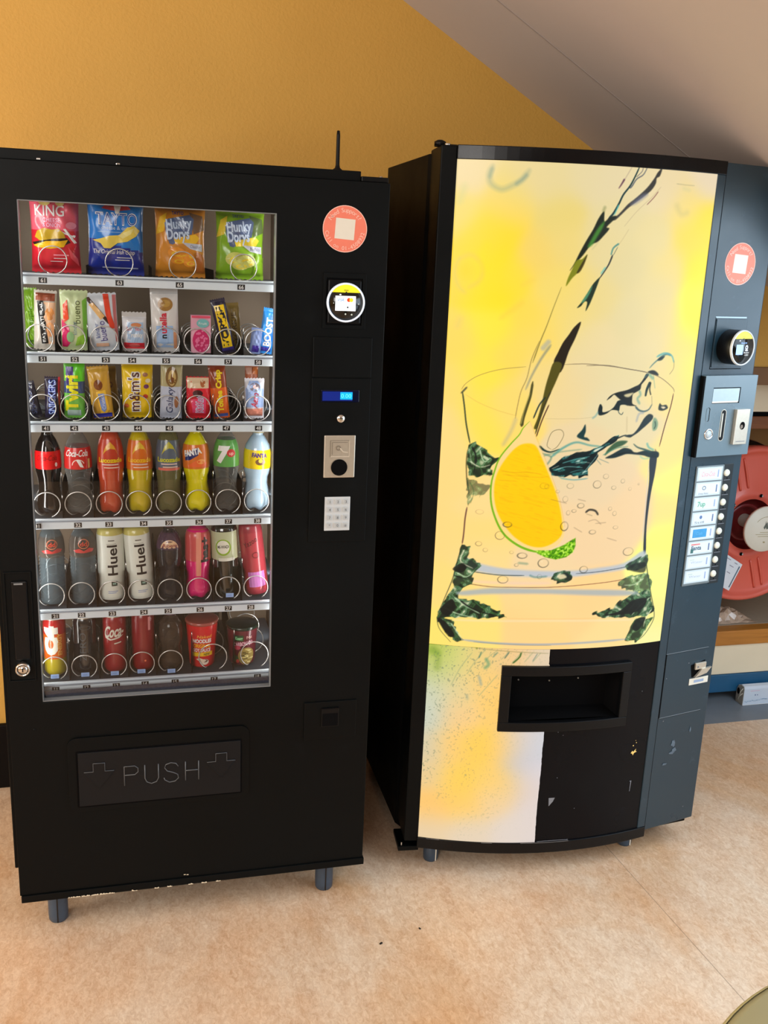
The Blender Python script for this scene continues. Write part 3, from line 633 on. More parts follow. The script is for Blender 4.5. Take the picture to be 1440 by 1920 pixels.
def terminal_face(b, mp, cx, cz, r, full=True):
    Y = mat('yellow_logo_band', (236, 226, 40), 0.4, emit=0.35); SCR = mat('lit_white_screen', (236, 244, 250), 0.4, emit=0.9)
    n = 20; a0 = math.asin(0.56); pts = [(cx+r*math.cos(a), cz+r*math.sin(a)) for a in [a0+(PI-2*a0)*i/n for i in range(n+1)]]
    b.poly(pts, Y, mp, 0); b.text('nayax', cx, cz+r*0.70, r*0.18, BLK, mp, width=r*0.26)
    b.disc(cx, cz+r*0.54, r*0.055, r*0.07, BLK, mp, 10, 1); b.disc(cx-r*0.34, cz+r*0.44, r*0.06, r*0.035, SCR, mp, 10, 1)
    if full:
        b.rect(cx-r*0.62, cz-r*0.46, cx+r*0.56, cz+r*0.37, SCR, mp, 2, 2)
        b.text('VISA', cx-r*0.31, cz+r*0.15, r*0.22, mat('visa_blue', (60, 120, 180), 0.4, emit=0.5), mp, width=r*0.40, bold=0.02, slant=0.2)
        b.disc(cx+r*0.16, cz+r*0.15, r*0.115, r*0.115, mat('logo_red', (214, 60, 20), 0.4, emit=0.6), mp, 16, 1)
        b.disc(cx+r*0.30, cz+r*0.15, r*0.115, r*0.115, mat('logo_yellow', (250, 200, 40), 0.4, emit=0.6), mp, 16, 1)
        b.text('G Pay', cx-r*0.33, cz-r*0.27, r*0.14, mat('pale_grey_print', (190, 205, 214), 0.4, emit=0.5), mp)
        b.disc(cx+r*0.10, cz-r*0.26, r*0.05, r*0.05, BLK, mp, 12, 1); b.text('Pay', cx+r*0.32, cz-r*0.26, r*0.17, mat('pale_grey_print', (190, 205, 214), 0.4), mp)
        for dx, dz, rr in ((-0.02, -0.64, 0.05), (0.34, -0.66, 0.05), (-0.72, -0.04, 0.03), (0.72, -0.06, 0.03)):
            b.disc(cx+r*dx, cz+r*dz, r*rr, r*rr, mat('dim_icon', (190, 200, 190), 0.4, emit=0.3), mp, 10, 1)
    else:
        b.rect(cx-r*0.62, cz-r*0.42, cx+r*0.02, cz+r*0.20, mat('lit_blue_screen', (140, 180, 236), 0.4, emit=0.8), mp, 2, 2)
        b.text('WELCOME', cx+r*0.05, cz+r*0.30, r*0.12, mat('lit_blue_screen', (140, 180, 236), 0.4), mp)
        b.disc(cx+r*0.34, cz+r*0.02, r*0.13, r*0.16, mat('pale_icon', (190, 205, 225), 0.4, emit=0.5), mp, 14, 1, inner=0.4)
        b.rect(cx+r*0.22, cz-r*0.20, cx+r*0.48, cz-r*0.12, mat('pale_icon', (190, 205, 225), 0.4), mp, 2, 1)
        b.text('PRESENT', cx+r*0.36, cz-r*0.30, r*0.13, WHITE, mp); b.text('CARD', cx+r*0.36, cz-r*0.44, r*0.14, WHITE, mp)
b = MB(); b.lathe([(0.0, -0.0146), (0.0400, -0.0146), (0.0402, -0.0140)], mat('reader_glass', (9, 12, 12), 0.12, noise=0.05), 40, ctr=(0.769, 0, 1.5735), axis='y')
terminal_face(b, plane_y(-0.0147), 0.769, 1.5735, 0.0398); b.build('reader_screen', reader)
# control panel: display, reject button, coin plate, keypad
b = MB(); b.bbox_bev(0.697, -0.0035, 1.006, 0.8375, 0.001, 1.401, BLACK, 0.0018); ctl = b.build('control_panel', snack)
CP = plane_y(-0.0036)
b = MB(); b.bbox_bev(0.719, -0.0062, 1.346, 0.8095, -0.0034, 1.3745, mat('display_glass', (4, 10, 40), 0.12, emit=0.0, noise=0.05), 0.0012)
b.rect(0.722, 1.3495, 0.793, 1.371, mat('dark_blue_backlight', (3, 26, 104), 0.3, emit=0.8), plane_y(-0.0063), 2, 2)
b.rect(0.764, 1.3525, 0.793, 1.3695, mat('cyan_backlight', (10, 150, 214), 0.3, emit=1.0), plane_y(-0.0064), 2, 2)
b.text('0.00', 0.778, 1.361, 0.013, mat('cyan_digits', (90, 215, 250), 0.3, emit=1.0), plane_y(-0.0066), width=0.024); b.build('display', ctl)
b = MB(); b.lathe([(0.0, -0.0125), (0.008, -0.0125), (0.0098, -0.0105), (0.0100, -0.0035)], CHROME, 24, ctr=(0.7665, 0, 1.308), axis='y'); b.build('coin_return_button', ctl)
b = MB(); b.bbox_bev(0.729, -0.0085, 1.1665, 0.804, -0.0034, 1.268, STEEL, 0.0022)
PL = plane_y(-0.0086); EMB = mat('emboss_lit_steel', (236, 228, 212), 0.3, metal=0.5, noise=0.05); EMD = mat('emboss_shaded_steel', (140, 132, 118), 0.4, metal=0.5, noise=0.05)  # light and dark steel copies paint the lit and shaded emboss edges
for x0, z0, x1, z1, m in ((0.743, 1.2165, 0.790, 1.2185, EMB), (0.743, 1.2165, 0.7445, 1.2565, EMD), (0.743, 1.2555, 0.790, 1.2565, EMD), (0.7885, 1.2165, 0.790, 1.2565, EMB), (0.748, 1.222, 0.7492, 1.252, EMD), (0.748, 1.251, 0.785, 1.252, EMD)): b.rect(x0, z0, x1, z1, m, PL, 1, 1)
b.disc(0.763, 1.238, 0.006, 0.006, EMD, PL, 16, 1, inner=0.6); b.poly([(0.766, 1.236), (0.774, 1.228), (0.786, 1.2265), (0.786, 1.2285), (0.775, 1.2305), (0.768, 1.239)], EMB, PL, 0)
b.disc(0.766, 1.1915, 0.0198, 0.0198, VOID, PL, 36, 1); b.build('coin_plate', ctl)
b = MB(); b.bbox_bev(0.7345, -0.0065, 1.0355, 0.7965, -0.0034, 1.119, mat('keypad_steel', (208, 216, 220), 0.35, metal=0.2, noise=0.04), 0.001); kp = b.build('keypad', ctl)
KG = mat('key_steel', (196, 204, 208), 0.3, metal=0.3, noise=0.05); KD = mat('key_digit_print', (96, 104, 112), 0.5, noise=0.05)  # second material is the grey ink of the key digits
bk = MB()
for r in range(4):
    for c in range(3):
        x = 0.7455+c*0.0195; z = 1.1075-r*0.0195
        bk.bbox_bev(x-0.0062, -0.0086, z-0.0062, x+0.0062, -0.0064, z+0.0062, KG, 0.0009)
        bk.text(['123', '456', '789', '*0#'][r][c], x+0.0012, z, 0.009, KD, plane_y(-0.0087))
bk.lay = 0; bk.build('keys', kp)
kp.parent = ctl
# round support sticker
def arc_text(b, txt, r, h, m, mp, mid, spread, inside=False, cx=0, cz=0):
    n = len(txt)
    for i, ch in enumerate(txt):
        if ch == ' ': continue
        t = (i-(n-1)/2)/(n-1)*spread
        a = mid-t if not inside else mid+t
        b.text(ch, cx+r*math.cos(a), cz+r*math.sin(a), h, m, mp, rot=(a-PI/2) if not inside else (a+PI/2), off=0.0009)
def sticker(mp, cx, cz, r, rot=0.0):
    b = MB(); b.lay = 0.0003
    b.disc(cx, cz, r, r, PALEPINK, mp, 48, 1); b.disc(cx, cz, r*0.97, r*0.97, SALMON, mp, 48, 1)
    b.rect(cx-r*0.44, cz-r*0.44, cx+r*0.44, cz+r*0.44, OFFWHITE, mp, 1, 1, rot)
    arc_text(b, 'Need Support?', r*0.80, r*0.27, PALEPINK, mp, PI/2, 1.9, cx=cx, cz=cz)
    arc_text(b, 'Call on 01-4508932', r*0.82, r*0.24, PALEPINK, mp, -PI/2, 2.7, True, cx=cx, cz=cz)
    return b
sticker(P0, 0.7645, 1.7335, 0.0505, -0.06).build('round_sticker', snack)
# handle recess and lock
b = MB(); ring(b, 0.006, 0.690, 0.066, 0.958, 0.0095, 0.694, 0.0625, 0.9545, -0.0030, 0.001, BLACK)
b.bbox_bev(0.022, -0.0045, 0.745, 0.056, 0.0, 0.936, DARKPL, 0.003); b.rect(0.028, 0.928, 0.047, 0.932, mat('worn_edge', (120, 124, 126), 0.4, noise=0.1), plane_y(-0.0046), 2, 1)
b.build('handle_plate', snack, bevel=0.0008)
b = MB(); b.lathe([(0.0, -0.020), (0.0105, -0.020), (0.0108, -0.0185), (0.0125, -0.0185), (0.0130, -0.021), (0.0158, -0.019), (0.0172, -0.010), (0.0172, 0.0)], CHROME, 32, ctr=(0.0385, 0, 0.7265), axis='y')
b.disc(0.0385, 0.7265, 0.0118, 0.0118, BLK, plane_y(-0.0186), 24, 1, inner=0.86); b.rect(0.0372, 0.722, 0.0398, 0.7315, VOID, plane_y(-0.0202), 1, 1); b.build('lock', snack)
# delivery flap with moulded PUSH and arrows
def rrect(x0, z0, x1, z1, r, top_only=False, n=6):
    p = []
    for cx, cz, a in ((x1-r, z1-r, 0), (x0+r, z1-r, PI/2), (x0+r, z0+r, PI), (x1-r, z0+r, 1.5*PI)):
        if top_only and a >= PI: p.append((x0 if a < 4 else x1, z0)); continue
        for i in range(n+1): t = a+i/n*PI/2; p.append((cx+r*math.cos(t), cz+r*math.sin(t)))
    return p
b = MB(); b.prism(rrect(0.126, 0.338, 0.559, 0.536, 0.022), -0.0045, 0.0, BLACK, 'y')
b.prism(rrect(0.1445, 0.350, 0.5415, 0.502, 0.004), -0.0049, -0.0044, VOID, 'y'); fl = b.build('delivery_chute', snack, bevel=0.0018)
FLAPM = scuffed('charcoal_flap_plastic', (17, 19, 22), 0.4, (46, 50, 54), 7, 0.3, 0.2)
b = MB(); b.bbox_bev(0.1495, -0.0085, 0.3555, 0.5375, -0.0048, 0.4985, FLAPM, 0.001)
b.lay = 0.0004
flap = b.build('push_flap', fl)
FE = mat('edge_highlight_plastic', (84, 88, 92), 0.3, noise=0.08)  # lighter than the flap, to paint edge highlights on lettering and arrows
b = MB(); YF = -0.0085
def outline_letter(pts, w, m=FE): b.tube([(x, YF-0.0006, z) for x, z in pts], w, m, 6)
H0, H1 = 0.402, 0.4535
outline_letter([(0.256, H0), (0.256, H1), (0.281, H1), (0.2885, 0.447), (0.2885, 0.437), (0.281, 0.430), (0.257, 0.430)], 0.0013)
outline_letter([(0.3045, H1), (0.3045, 0.417), (0.309, 0.407), (0.320, 0.402), (0.332, 0.406), (0.337, 0.416), (0.337, H1)], 0.0013)
outline_letter([(0.3845, 0.443), (0.379, 0.451), (0.367, 0.454), (0.355, 0.450), (0.352, 0.441), (0.358, 0.432), (0.372, 0.427), (0.383, 0.421), (0.385, 0.411), (0.377, 0.403), (0.363, 0.401), (0.352, 0.408), (0.350, 0.414)], 0.0013)
outline_letter([(0.402, H0), (0.402, H1)], 0.0013); outline_letter([(0.434, H0), (0.434, H1)], 0.0013); outline_letter([(0.402, 0.429), (0.434, 0.429)], 0.0013)
b.build('push_lettering', fl)
for ax in (0.1975, 0.4895):
    b = MB(); pts = [(ax-0.035, 0.447), (ax-0.0135, 0.447), (ax-0.0135, 0.469), (ax+0.0135, 0.469), (ax+0.0135, 0.447), (ax+0.035, 0.447), (ax, 0.402)]
    b.prism([(x, z) for x, z in pts], -0.0102, -0.0084, FLAPM, 'y')
    b.tube([(x, -0.0102, z) for x, z in pts[:6]], 0.0009, FE, 5); b.tube([(x, -0.0102, z) for x, z in (pts[5], pts[6], pts[0])], 0.0006, FLAPM, 5); b.build('arrow', fl)
b = MB(); b.bbox_bev(0.697, -0.0035, 0.482, 0.832, 0.001, 0.585, BLACK, 0.0018); b.bbox_bev(0.741, -0.0065, 0.5165, 0.786, -0.003, 0.568, DARKPL, 0.0015)
b.rect(0.7435, 0.5185, 0.7835, 0.553, VOID, plane_y(-0.0066), 1, 1); b.rect(0.741, 0.566, 0.786, 0.568, VOID, plane_y(-0.0066), 1, 1); b.build('coin_return_cup', snack)
b = MB()
for x, z in ((0.0545, 0.5655),): b.lathe([(0, -0.0015), (0.0028, -0.0012), (0.0032, 0.001)], BLACK, 12, ctr=(x, 0, z), axis='y')
b.build('screw', snack)
for x, y in ((0.0815, 0.060), (0.7735, 0.060), (0.0815, 0.60), (0.7735, 0.60)):
    b = MB(); b.lathe([(0.0, 0.0), (0.021, 0.0), (0.0235, 0.004), (0.0245, 0.02), (0.0245, 0.09), (0.022, 0.126), (0, 0.126)], LEGM, 28, ctr=(x, y, 0))
    b.box(x-0.0015, y-0.0255, 0.004, x+0.0015, y-0.023, 0.10, BLK); b.build('foot', snack)
b = MB(); b.lathe([(0.0, 1.842), (0.011, 1.842), (0.011, 1.862), (0.006, 1.866), (0.0045, 1.872), (0.0042, 1.935), (0.0032, 1.944), (0, 1.945)], DARKPL, 16, ctr=(0.7545, 0.055, 0.0)); b.build('antenna', snack)

# --- trays, rails, coils
RZ = {6: 1.612, 5: 1.444, 4: 1.290, 3: 1.064, 2: 0.843, 1: 0.657}
NUMX = {6: [(0.116, '61'), (0.275, '63'), (0.404, '65'), (0.540, '66')],
        5: [(0.108, '51'), (0.175, '52'), (0.241, '53'), (0.298, '54'), (0.372, '55'), (0.443, '56'), (0.511, '57'), (0.580, '58')],
        4: [(0.108, '41'), (0.168, '42'), (0.237, '43'), (0.307, '44'), (0.377, '45'), (0.446, '46'), (0.507, '47'), (0.582, '48')],
        3: [(0.079, '31'), (0.168, '32'), (0.237, '33'), (0.315, '34'), (0.373, '35'), (0.443, '36'), (0.512, '37'), (0.582, '38')],
        2: [(0.109, '21'), (0.168, '22'), (0.238, '23'), (0.311, '24'), (0.368, '25'), (0.444, '26'), (0.512, '27'), (0.567, '28')],
        1: [(0.102, '11'), (0.173, '12'), (0.242, '13'), (0.310, '14'), (0.382, '15'), (0.477, '17'), (0.585, '18')]}
CX8 = [0.100, 0.1685, 0.238, 0.305, 0.374, 0.443, 0.513, 0.582]
COILX = {6: [0.136, 0.275, 0.412, 0.548], 5: CX8, 4: CX8, 3: CX8, 2: CX8, 1: [0.099, 0.168, 0.238, 0.304, 0.373, 0.476, 0.580]}
def coil_mesh(cx, zb, r, y0, pitch, turns, ph0, name, parent):
    pts = []; y = y0; zc = zb+r
    A = [ph0]; n = 30
    tot = int(turns*n)
    for k in range(tot+1):
        a = ph0+2*PI*k/n      # travels from the open end at the bottom, up the right side, over the top
        # the wire only moves back along the tray while it passes the bottom
        ph = (a+PI/2) % (2*PI)
        f = max(0.0, 1-min(ph, 2*PI-ph)/0.55) if k > n/3 else 0.0
        y += pitch/n*0.12+(pitch*0.88)*f/(0.55*n/(2*PI))
        pts.append((cx+r*math.cos(a), y, zc+r*math.sin(a)))
    b = MB(); b.tube(pts, 0.00135, WIRE, 6); return b.build(name, parent)
for row, zr in RZ.items():
    b = MB(); b.box(0.030, 0.058, zr-0.008, 0.652, 0.425, zr-0.005, TRAYM); tray = b.build('tray', snack)
    b = MB(); b.bbox_bev(0.030, 0.050, zr-0.0235, 0.652, 0.056, zr-0.0065, RAIL, 0.0012); b.bbox_bev(0.030, 0.047, zr-0.0065, 0.652, 0.060, zr-0.004, RAILM, 0.001); b.bbox_bev(0.030, 0.051, zr-0.004, 0.652, 0.060, zr, RAIL, 0.001)
    mp = plane_y(0.0498)
    for x, t in NUMX[row]:
        b.lay = 0.0002; b.rect(x-0.0085, zr-0.0205, x+0.0085, zr-0.0088, BLK, mp, 1, 1); b.text(t, x, zr-0.0146, 0.0115, WHITE, mp, bold=0.02)
    b.build('price_rail', tray)
    h = 0.105 if row <= 3 else 0.062
    xs = COILX[row]; div = [(p+q)/2 for p, q in zip(xs[:-1], xs[1:])]
    for x in div:
        b = MB(); b.box(x-0.0008, 0.075, zr-0.005, x+0.0008, 0.42, zr+(h-0.03 if row != 6 else 0.02), VOID)
        if row != 6:
            b.tube([(x, 0.074, zr), (x, 0.074, zr+h)], 0.0012, DARKPL, 5)
            for z0, z1 in ((h-0.014, h),) + (((h*0.45-0.006, h*0.45+0.004),) if row == 3 else ()): b.tube([(x, 0.0732, zr+z0), (x, 0.0732, zr+z1)], 0.0013, CHROME, 5)  # bright tips put in as the highlights on the divider fronts
        b.build('divider', tray)
    for i, x in enumerate(xs):
        r = 0.0295
        if row == 1 and i >= 5: r = 0.0345
        ph = {6: -2.0, 5: -1.7, 4: -1.7, 3: -1.25, 2: -1.05, 1: -1.1}[row]+2*PI
        pit = 0.064 if row in (5, 4) else 0.075
        if row == 1 and i >= 5: pit = 0.10
        coil_mesh(x, zr-0.0015, r, 0.072, pit, 4.0 if row != 6 else 5.0, ph, 'coil', tray)
# slot number 11 and 12-15 carry small blue price cards hung on the tray edge
for x, z in ((0.100, 0.668), (0.170, 0.668), (0.239, 0.667), (0.302, 0.668), (0.374, 0.664), (0.517, 0.856)):
    b = MB(); b.bbox_bev(x-0.0095, 0.0655, z-0.005, x+0.0095, 0.067, z+0.0055, mat('pale_blue_card', (150, 182, 232), 0.5, noise=0.05), 0.0005)
    for q in (-0.0015, 0.001): b.rect(x-0.006, z+q, x+0.005, z+q+0.0008, mat('card_print', (104, 130, 190), 0.5), plane_y(0.0654), 1, 1)
    b.build('price_card', snack)
# ---------------------------------------------------------------- goods in the snack machine
FOIL = pk(205, 205, 205, 0.22)
def pillow(name, w, h, d, base, back=None, crimp=0.008, wr=0.0012, seed=0, nu=30, nv=40, waist=0.05, cfun=None, crimpm=None):
    """sealed flow-pack or crisp bag: puffed body, flat crimped ends; returns (mesh builder, surface map)"""
    rg = random.Random(seed); ph = [rg.uniform(0, 6) for _ in range(6)]
    def half(x, z):
        u = max(-1, min(1, 2*x/w)); v = max(0, min(1, (z-crimp)/(h-2*crimp)))
        t = (1-abs(u)**2.6)**0.55*(max(0.0, 1-abs(2*v-1)**3.0))**0.5
        k = wr*(math.sin(9*u+ph[0]+5*v)*math.sin(14*v+ph[1])+0.6*math.sin(14*u+ph[2])*(abs(2*v-1)**4)+0.5*math.sin(18*v+ph[3]+6*u))
        return max(0.0004, d/2*t+k*t**0.5+0.0004)
    def sx(z): return 1-waist*math.sin(PI*max(0, min(1, z/h)))
    def mp(x, z, off): return (x*sx(z), -half(x, z)-off-0.0002, z)
    b = MB()
    for side in (-1, 1):
        vs = []; 
        for j in range(nv+1):
            z = h*j/nv
            for i in range(nu+1):
                x = w*(i/nu-0.5); y = side*half(x, z)
                zz = z + (0.0015*math.sin(i*2.1) if j in (0, nv) else 0)
                vs.append((x*sx(z), y, zz))
        groups = {}
        for j in range(nv):
            for i in range(nu):
                q = j*(nu+1)+i; f = (q, q+1, q+nu+2, q+nu+1)
                zc = (j+0.5)/nv; xc = (i+0.5)/nu-0.5
                m = base if side < 0 else (back or base)
                if cfun and side < 0: m = cfun(xc, zc) or m
                if crimpm and (zc < crimp/h*0.9 or zc > 1-crimp/h*0.9): m = crimpm
                groups.setdefault(m, []).append(f)
        o = len(b.v); b.v += vs
        for m, fs in groups.items():
            mi = b.mi(m)
            for f in fs: b.f.append(tuple(a+o for a in f)); b.m.append(mi); b.sm.append(True)
    b.lay = 0.0005; b.step = 0.0002
    return b, mp
def place(b, name, label, cat, x, z, y=0.112, lean=0.0, roll=0.0, yaw=0.0, group=None):
    o = b.build(name, None, (x, y, z), (lean, roll, yaw)); return tag(o, label, cat, group)
CG = 'crisp bags on the top tray'; BG = 'wrapped bars on the upper trays'; DG = 'drinks in bottles and cans'
R6 = RZ[6]+0.001; R5 = RZ[5]+0.001; R4 = RZ[4]+0.001; R3 = RZ[3]+0.001; R2 = RZ[2]+0.001; R1 = RZ[1]+0.001
# crisp bags
def crisps(kind, x, w, h, seed, label, roll=0.0):
    if kind == 'king':
        red = pk(214, 34, 52); lt = pk(232, 96, 116)
        b, mp = pillow('b', w, h, 0.050, red, seed=seed, wr=0.0022, crimp=0.010, cfun=lambda u, v: lt if v > 0.52 else None)
        mp0 = mp; mp = lambda x, z, off: mp0(x*0.95, z*0.94, off)
        b.text('KING', -0.010, 0.140, 0.034, WHITE, mp, width=0.066, bold=0.01)
        b.text('CHEESE', -0.006, 0.119, 0.013, pk(250, 214, 246), mp, width=0.040); b.text('& ONION', -0.006, 0.108, 0.013, pk(250, 214, 246), mp, width=0.040)
        b.poly([(-0.046, 0.080), (-0.040, 0.094), (-0.024, 0.101), (-0.006, 0.098), (0.010, 0.100), (0.022, 0.090), (0.026, 0.074), (0.010, 0.070), (-0.03, 0.070)], pk(206, 170, 40), mp)
        b.poly([(-0.052, 0.068), (-0.03, 0.073), (0.0, 0.078), (0.028, 0.080), (0.036, 0.070), (0.018, 0.062), (-0.02, 0.058), (-0.046, 0.060)], pk(40, 22, 20), mp)
        b.poly([(-0.050, 0.062), (-0.02, 0.072), (0.012, 0.073), (0.030, 0.076), (0.020, 0.060), (-0.01, 0.055), (-0.04, 0.057)], pk(248, 196, 20), mp)
        for p in (((0.020, 0.100), (0.026, 0.101), (0.050, 0.070), (0.044, 0.068)), ((0.004, 0.095), (0.010, 0.097), (0.048, 0.086), (0.046, 0.081))): b.poly(p, WHITE, mp, 0)
        b.disc(0.038, 0.108, 0.012, 0.008, pk(246, 150, 170), mp, 14, 1); b.disc(-0.020, 0.160, 0.014, 0.010, pk(230, 206, 120), mp, 12, 1); b.disc(0.014, 0.160, 0.011, 0.010, pk(222, 204, 130), mp, 12, 1)
        b.rect(-0.004, 0.040, 0.030, 0.043, pk(246, 150, 170), mp); b.rect(-0.004, 0.033, 0.026, 0.0345, WHITE, mp); b.rect(-0.012, 0.026, 0.016, 0.0275, WHITE, mp)
        b.poly([(0.030, 0.060), (0.050, 0.034), (0.052, 0.016), (0.034, 0.036)], pk(244, 90, 104), mp)
    elif kind == 'tayto':
        blue = pk(24, 128, 220); dk = pk(16, 44, 150)
        b, mp = pillow('b', w, h, 0.052, blue, seed=seed, wr=0.0022, crimp=0.010, cfun=lambda u, v: dk if v+0.16*u < 0.38 else None)
        b.text('TAYTO', 0.002, 0.121, 0.036, WHITE, mp, width=0.092, bold=0.03); b.text('TAYTO', 0.002, 0.121, 0.034, pk(20, 90, 190), mp, width=0.088, bold=-0.008)
        b.text('cheese & onion', 0.004, 0.102, 0.011, pk(214, 232, 250), mp, width=0.070); b.rect(-0.04, 0.092, 0.036, 0.0932, pk(150, 196, 240), mp)
        b.poly([(-0.030, 0.142), (-0.006, 0.160), (0.014, 0.162), (0.034, 0.142), (0.010, 0.138), (-0.008, 0.138)], pk(190, 60, 70), mp)
        b.poly([(-0.010, 0.164), (0.024, 0.164), (0.014, 0.154), (-0.002, 0.154)], pk(236, 208, 40), mp); b.poly([(-0.004, 0.154), (0.014, 0.154), (0.008, 0.132), (0.0, 0.132)], WHITE, mp)
        b.poly([(-0.052, 0.074), (-0.034, 0.078), (-0.014, 0.085), (0.008, 0.087), (0.026, 0.104), (0.042, 0.108), (0.054, 0.098), (0.046, 0.086), (0.026, 0.074), (0.004, 0.070), (-0.012, 0.058), (-0.026, 0.058), (-0.034, 0.068)], pk(240, 216, 92), mp, 2)
        b.poly([(0.004, 0.086), (0.026, 0.096), (0.042, 0.104), (0.034, 0.090), (0.016, 0.080)], pk(250, 236, 150), mp)
        b.text('The Original Irish Crisp', -0.004, 0.051, 0.013, WHITE, mp, width=0.092, slant=0.15); b.rect(0.002, 0.038, 0.034, 0.0395, WHITE, mp); b.rect(-0.002, 0.033, 0.030, 0.0345, WHITE, mp)
        b.rect(-0.030, 0.015, 0.048, 0.0175, pk(190, 206, 240), mp)
    else:
        if kind == 'dory_orange': base, mid, chip, dark = pk(216, 142, 44), pk(240, 190, 40), pk(236, 150, 40), pk(120, 92, 70)
        else: base, mid, chip, dark = pk(136, 184, 40), pk(236, 210, 60), pk(206, 208, 110), pk(96, 116, 70)
        b, mp = pillow('b', w, h, 0.050, base, seed=seed, wr=0.0024, crimp=0.009)
        b.poly([(-0.046, 0.130), (-0.030, 0.140), (-0.038, 0.100), (-0.056, 0.092)], mid, mp); b.poly([(0.020, 0.142), (0.050, 0.135), (0.054, 0.105), (0.030, 0.096)], dark, mp)
        b.poly([(-0.036, 0.118), (-0.028, 0.127), (0.020, 0.137), (0.030, 0.128), (0.026, 0.096), (0.004, 0.088), (-0.018, 0.072), (-0.026, 0.074), (-0.034, 0.098)], pk(92, 110, 150), mp, 2)
        b.text('Hunky', -0.004, 0.118, 0.030, pk(206, 224, 250), mp, rot=0.10, width=0.058, bold=0.03)
        b.text('TAYTO', -0.006, 0.140, 0.010, pk(40, 66, 150), mp, width=0.026, bold=0.02)
        b.poly([(-0.016, 0.086), (0.034, 0.096), (0.044, 0.088), (0.036, 0.076), (-0.012, 0.074)], mid, mp); b.poly([(0.002, 0.078), (0.050, 0.074), (0.050, 0.058), (0.022, 0.064)], pk(196, 200, 214), mp)
        b.text('Cheddar' if kind == 'dory_orange' else 'Buffalo', 0.034, 0.069, 0.010, pk(90, 96, 130), mp, rot=-0.08, width=0.024)
        for cx, cz, rx, rz in ((-0.010, 0.055, 0.020, 0.012), (0.010, 0.046, 0.022, 0.014), (-0.006, 0.038, 0.016, 0.009), (0.022, 0.034, 0.016, 0.010)) if kind == 'dory_orange' else ((-0.012, 0.046, 0.024, 0.016), (0.014, 0.042, 0.022, 0.015), (0.000, 0.032, 0.020, 0.010)):
            b.disc(cx, cz, rx, rz, chip, mp, 18, 2); b.disc(cx+0.002, cz-0.002, rx*0.7, rz*0.5, mid, mp, 14, 1, inner=0.6)
        b.poly([(0.036, 0.058), (0.056, 0.050), (0.052, 0.010), (0.030, 0.014)], base if kind != 'dory_orange' else pk(190, 110, 40), mp)
        b.text('Dorys', -0.006, 0.096, 0.032, pk(206, 224, 250), mp, rot=0.06, width=0.052, bold=0.03)
    place(b, 'crisp_bag', label, 'bag of crisps', x, R6-(0.009 if kind == 'king' else 0.0)*0, 0.118, lean=0.05, roll=roll, group=CG)
crisps('king', 0.141, 0.104, 0.172, 1, 'red crisp bag with white KING lettering at the left end of the top tray')
crisps('tayto', 0.268, 0.122, 0.172, 2, 'blue crisp bag with wavy yellow crisp picture on the top tray', 0.01)
crisps('dory_orange', 0.409, 0.112, 0.156, 3, 'orange ridged crisp bag with pale blue lettering on the top tray')
crisps('dory_green', 0.543, 0.110, 0.152, 4, 'green ridged crisp bag with pale blue lettering at the right end of the top tray')
# --- bars, lettering runs up the pack
def bar(x, z, w, h, d, base, label, paint, seed=1, roll=0.0, y=0.100, cfun=None, crimpm=None, name='wrapped_bar', cat='snack bar', lean=0.04, yaw=0.0, wr=0.0009, waist=0.03, crimp=0.007):
    b, mp = pillow('b', w, h, d, base, seed=seed, wr=wr, crimp=crimp, nu=20, nv=34, cfun=cfun, crimpm=crimpm, waist=waist)
    paint(b, mp); return place(b, name, label, cat, x, z, y, lean, roll, yaw, BG)
up = PI/2
def p_green(b, mp): b.text('apple', 0, 0.07, 0.014, pk(90, 150, 20), mp, rot=up, width=0.040); b.rect(-0.009, 0.012, 0.009, 0.016, pk(90, 150, 20), mp)
bar(0.077, R5, 0.032, 0.132, 0.012, pk(150, 206, 44), 'bright green fruit bar standing behind the first bar of its tray', p_green, 3, y=0.155)
def p_eat(b, mp):
    b.rect(-0.004, 0.014, 0.022, 0.105, pk(240, 196, 160), mp); b.disc(0.010, 0.080, 0.010, 0.014, pk(238, 160, 90), mp, 14, 2); b.disc(0.011, 0.046, 0.009, 0.016, pk(246, 176, 120), mp, 14, 2)
    b.rect(-0.012, 0.014, 0.002, 0.108, BLK, mp, 2, 8, 0.12); b.text('EAT NATURAL', -0.005, 0.061, 0.0105, WHITE, mp, rot=up+0.12, width=0.086, bold=0.02)
    b.rect(-0.020, 0.108, 0.020, 0.124, pk(150, 74, 46), mp)
bar(0.110, R5, 0.048, 0.130, 0.020, pk(206, 198, 186), 'peach and clear nut bar with black EAT NATURAL stripe', p_eat, 4, roll=0.05)
def p_bu1(b, mp):
    b.text('bueno', 0.006, 0.085, 0.021, pk(86, 96, 40), mp, rot=up, width=0.050); b.poly([(-0.028, 0.008), (-0.028, 0.070), (-0.012, 0.050), (-0.008, 0.020), (-0.018, 0.006)], pk(226, 30, 110), mp)
    b.poly([(-0.024, 0.060), (-0.024, 0.100), (-0.014, 0.112), (-0.012, 0.070)], pk(240, 80, 40), mp); b.poly([(0.000, 0.010), (0.024, 0.016), (0.026, 0.040), (0.006, 0.030)], pk(150, 206, 60), mp)
    b.poly([(0.020, 0.02), (0.028, 0.02), (0.028, 0.118), (0.018, 0.110)], pk(120, 190, 60), mp); b.text('kinder', 0.000, 0.050, 0.014, pk(120, 150, 170), mp, rot=up, width=0.030); b.disc(-0.010, 0.030, 0.008, 0.012, pk(160, 214, 150), mp, 14, 2)
bar(0.175, R5, 0.060, 0.132, 0.020, pk(206, 222, 170), 'pale green and white bar with pink corner in slot 52', p_bu1, 5)
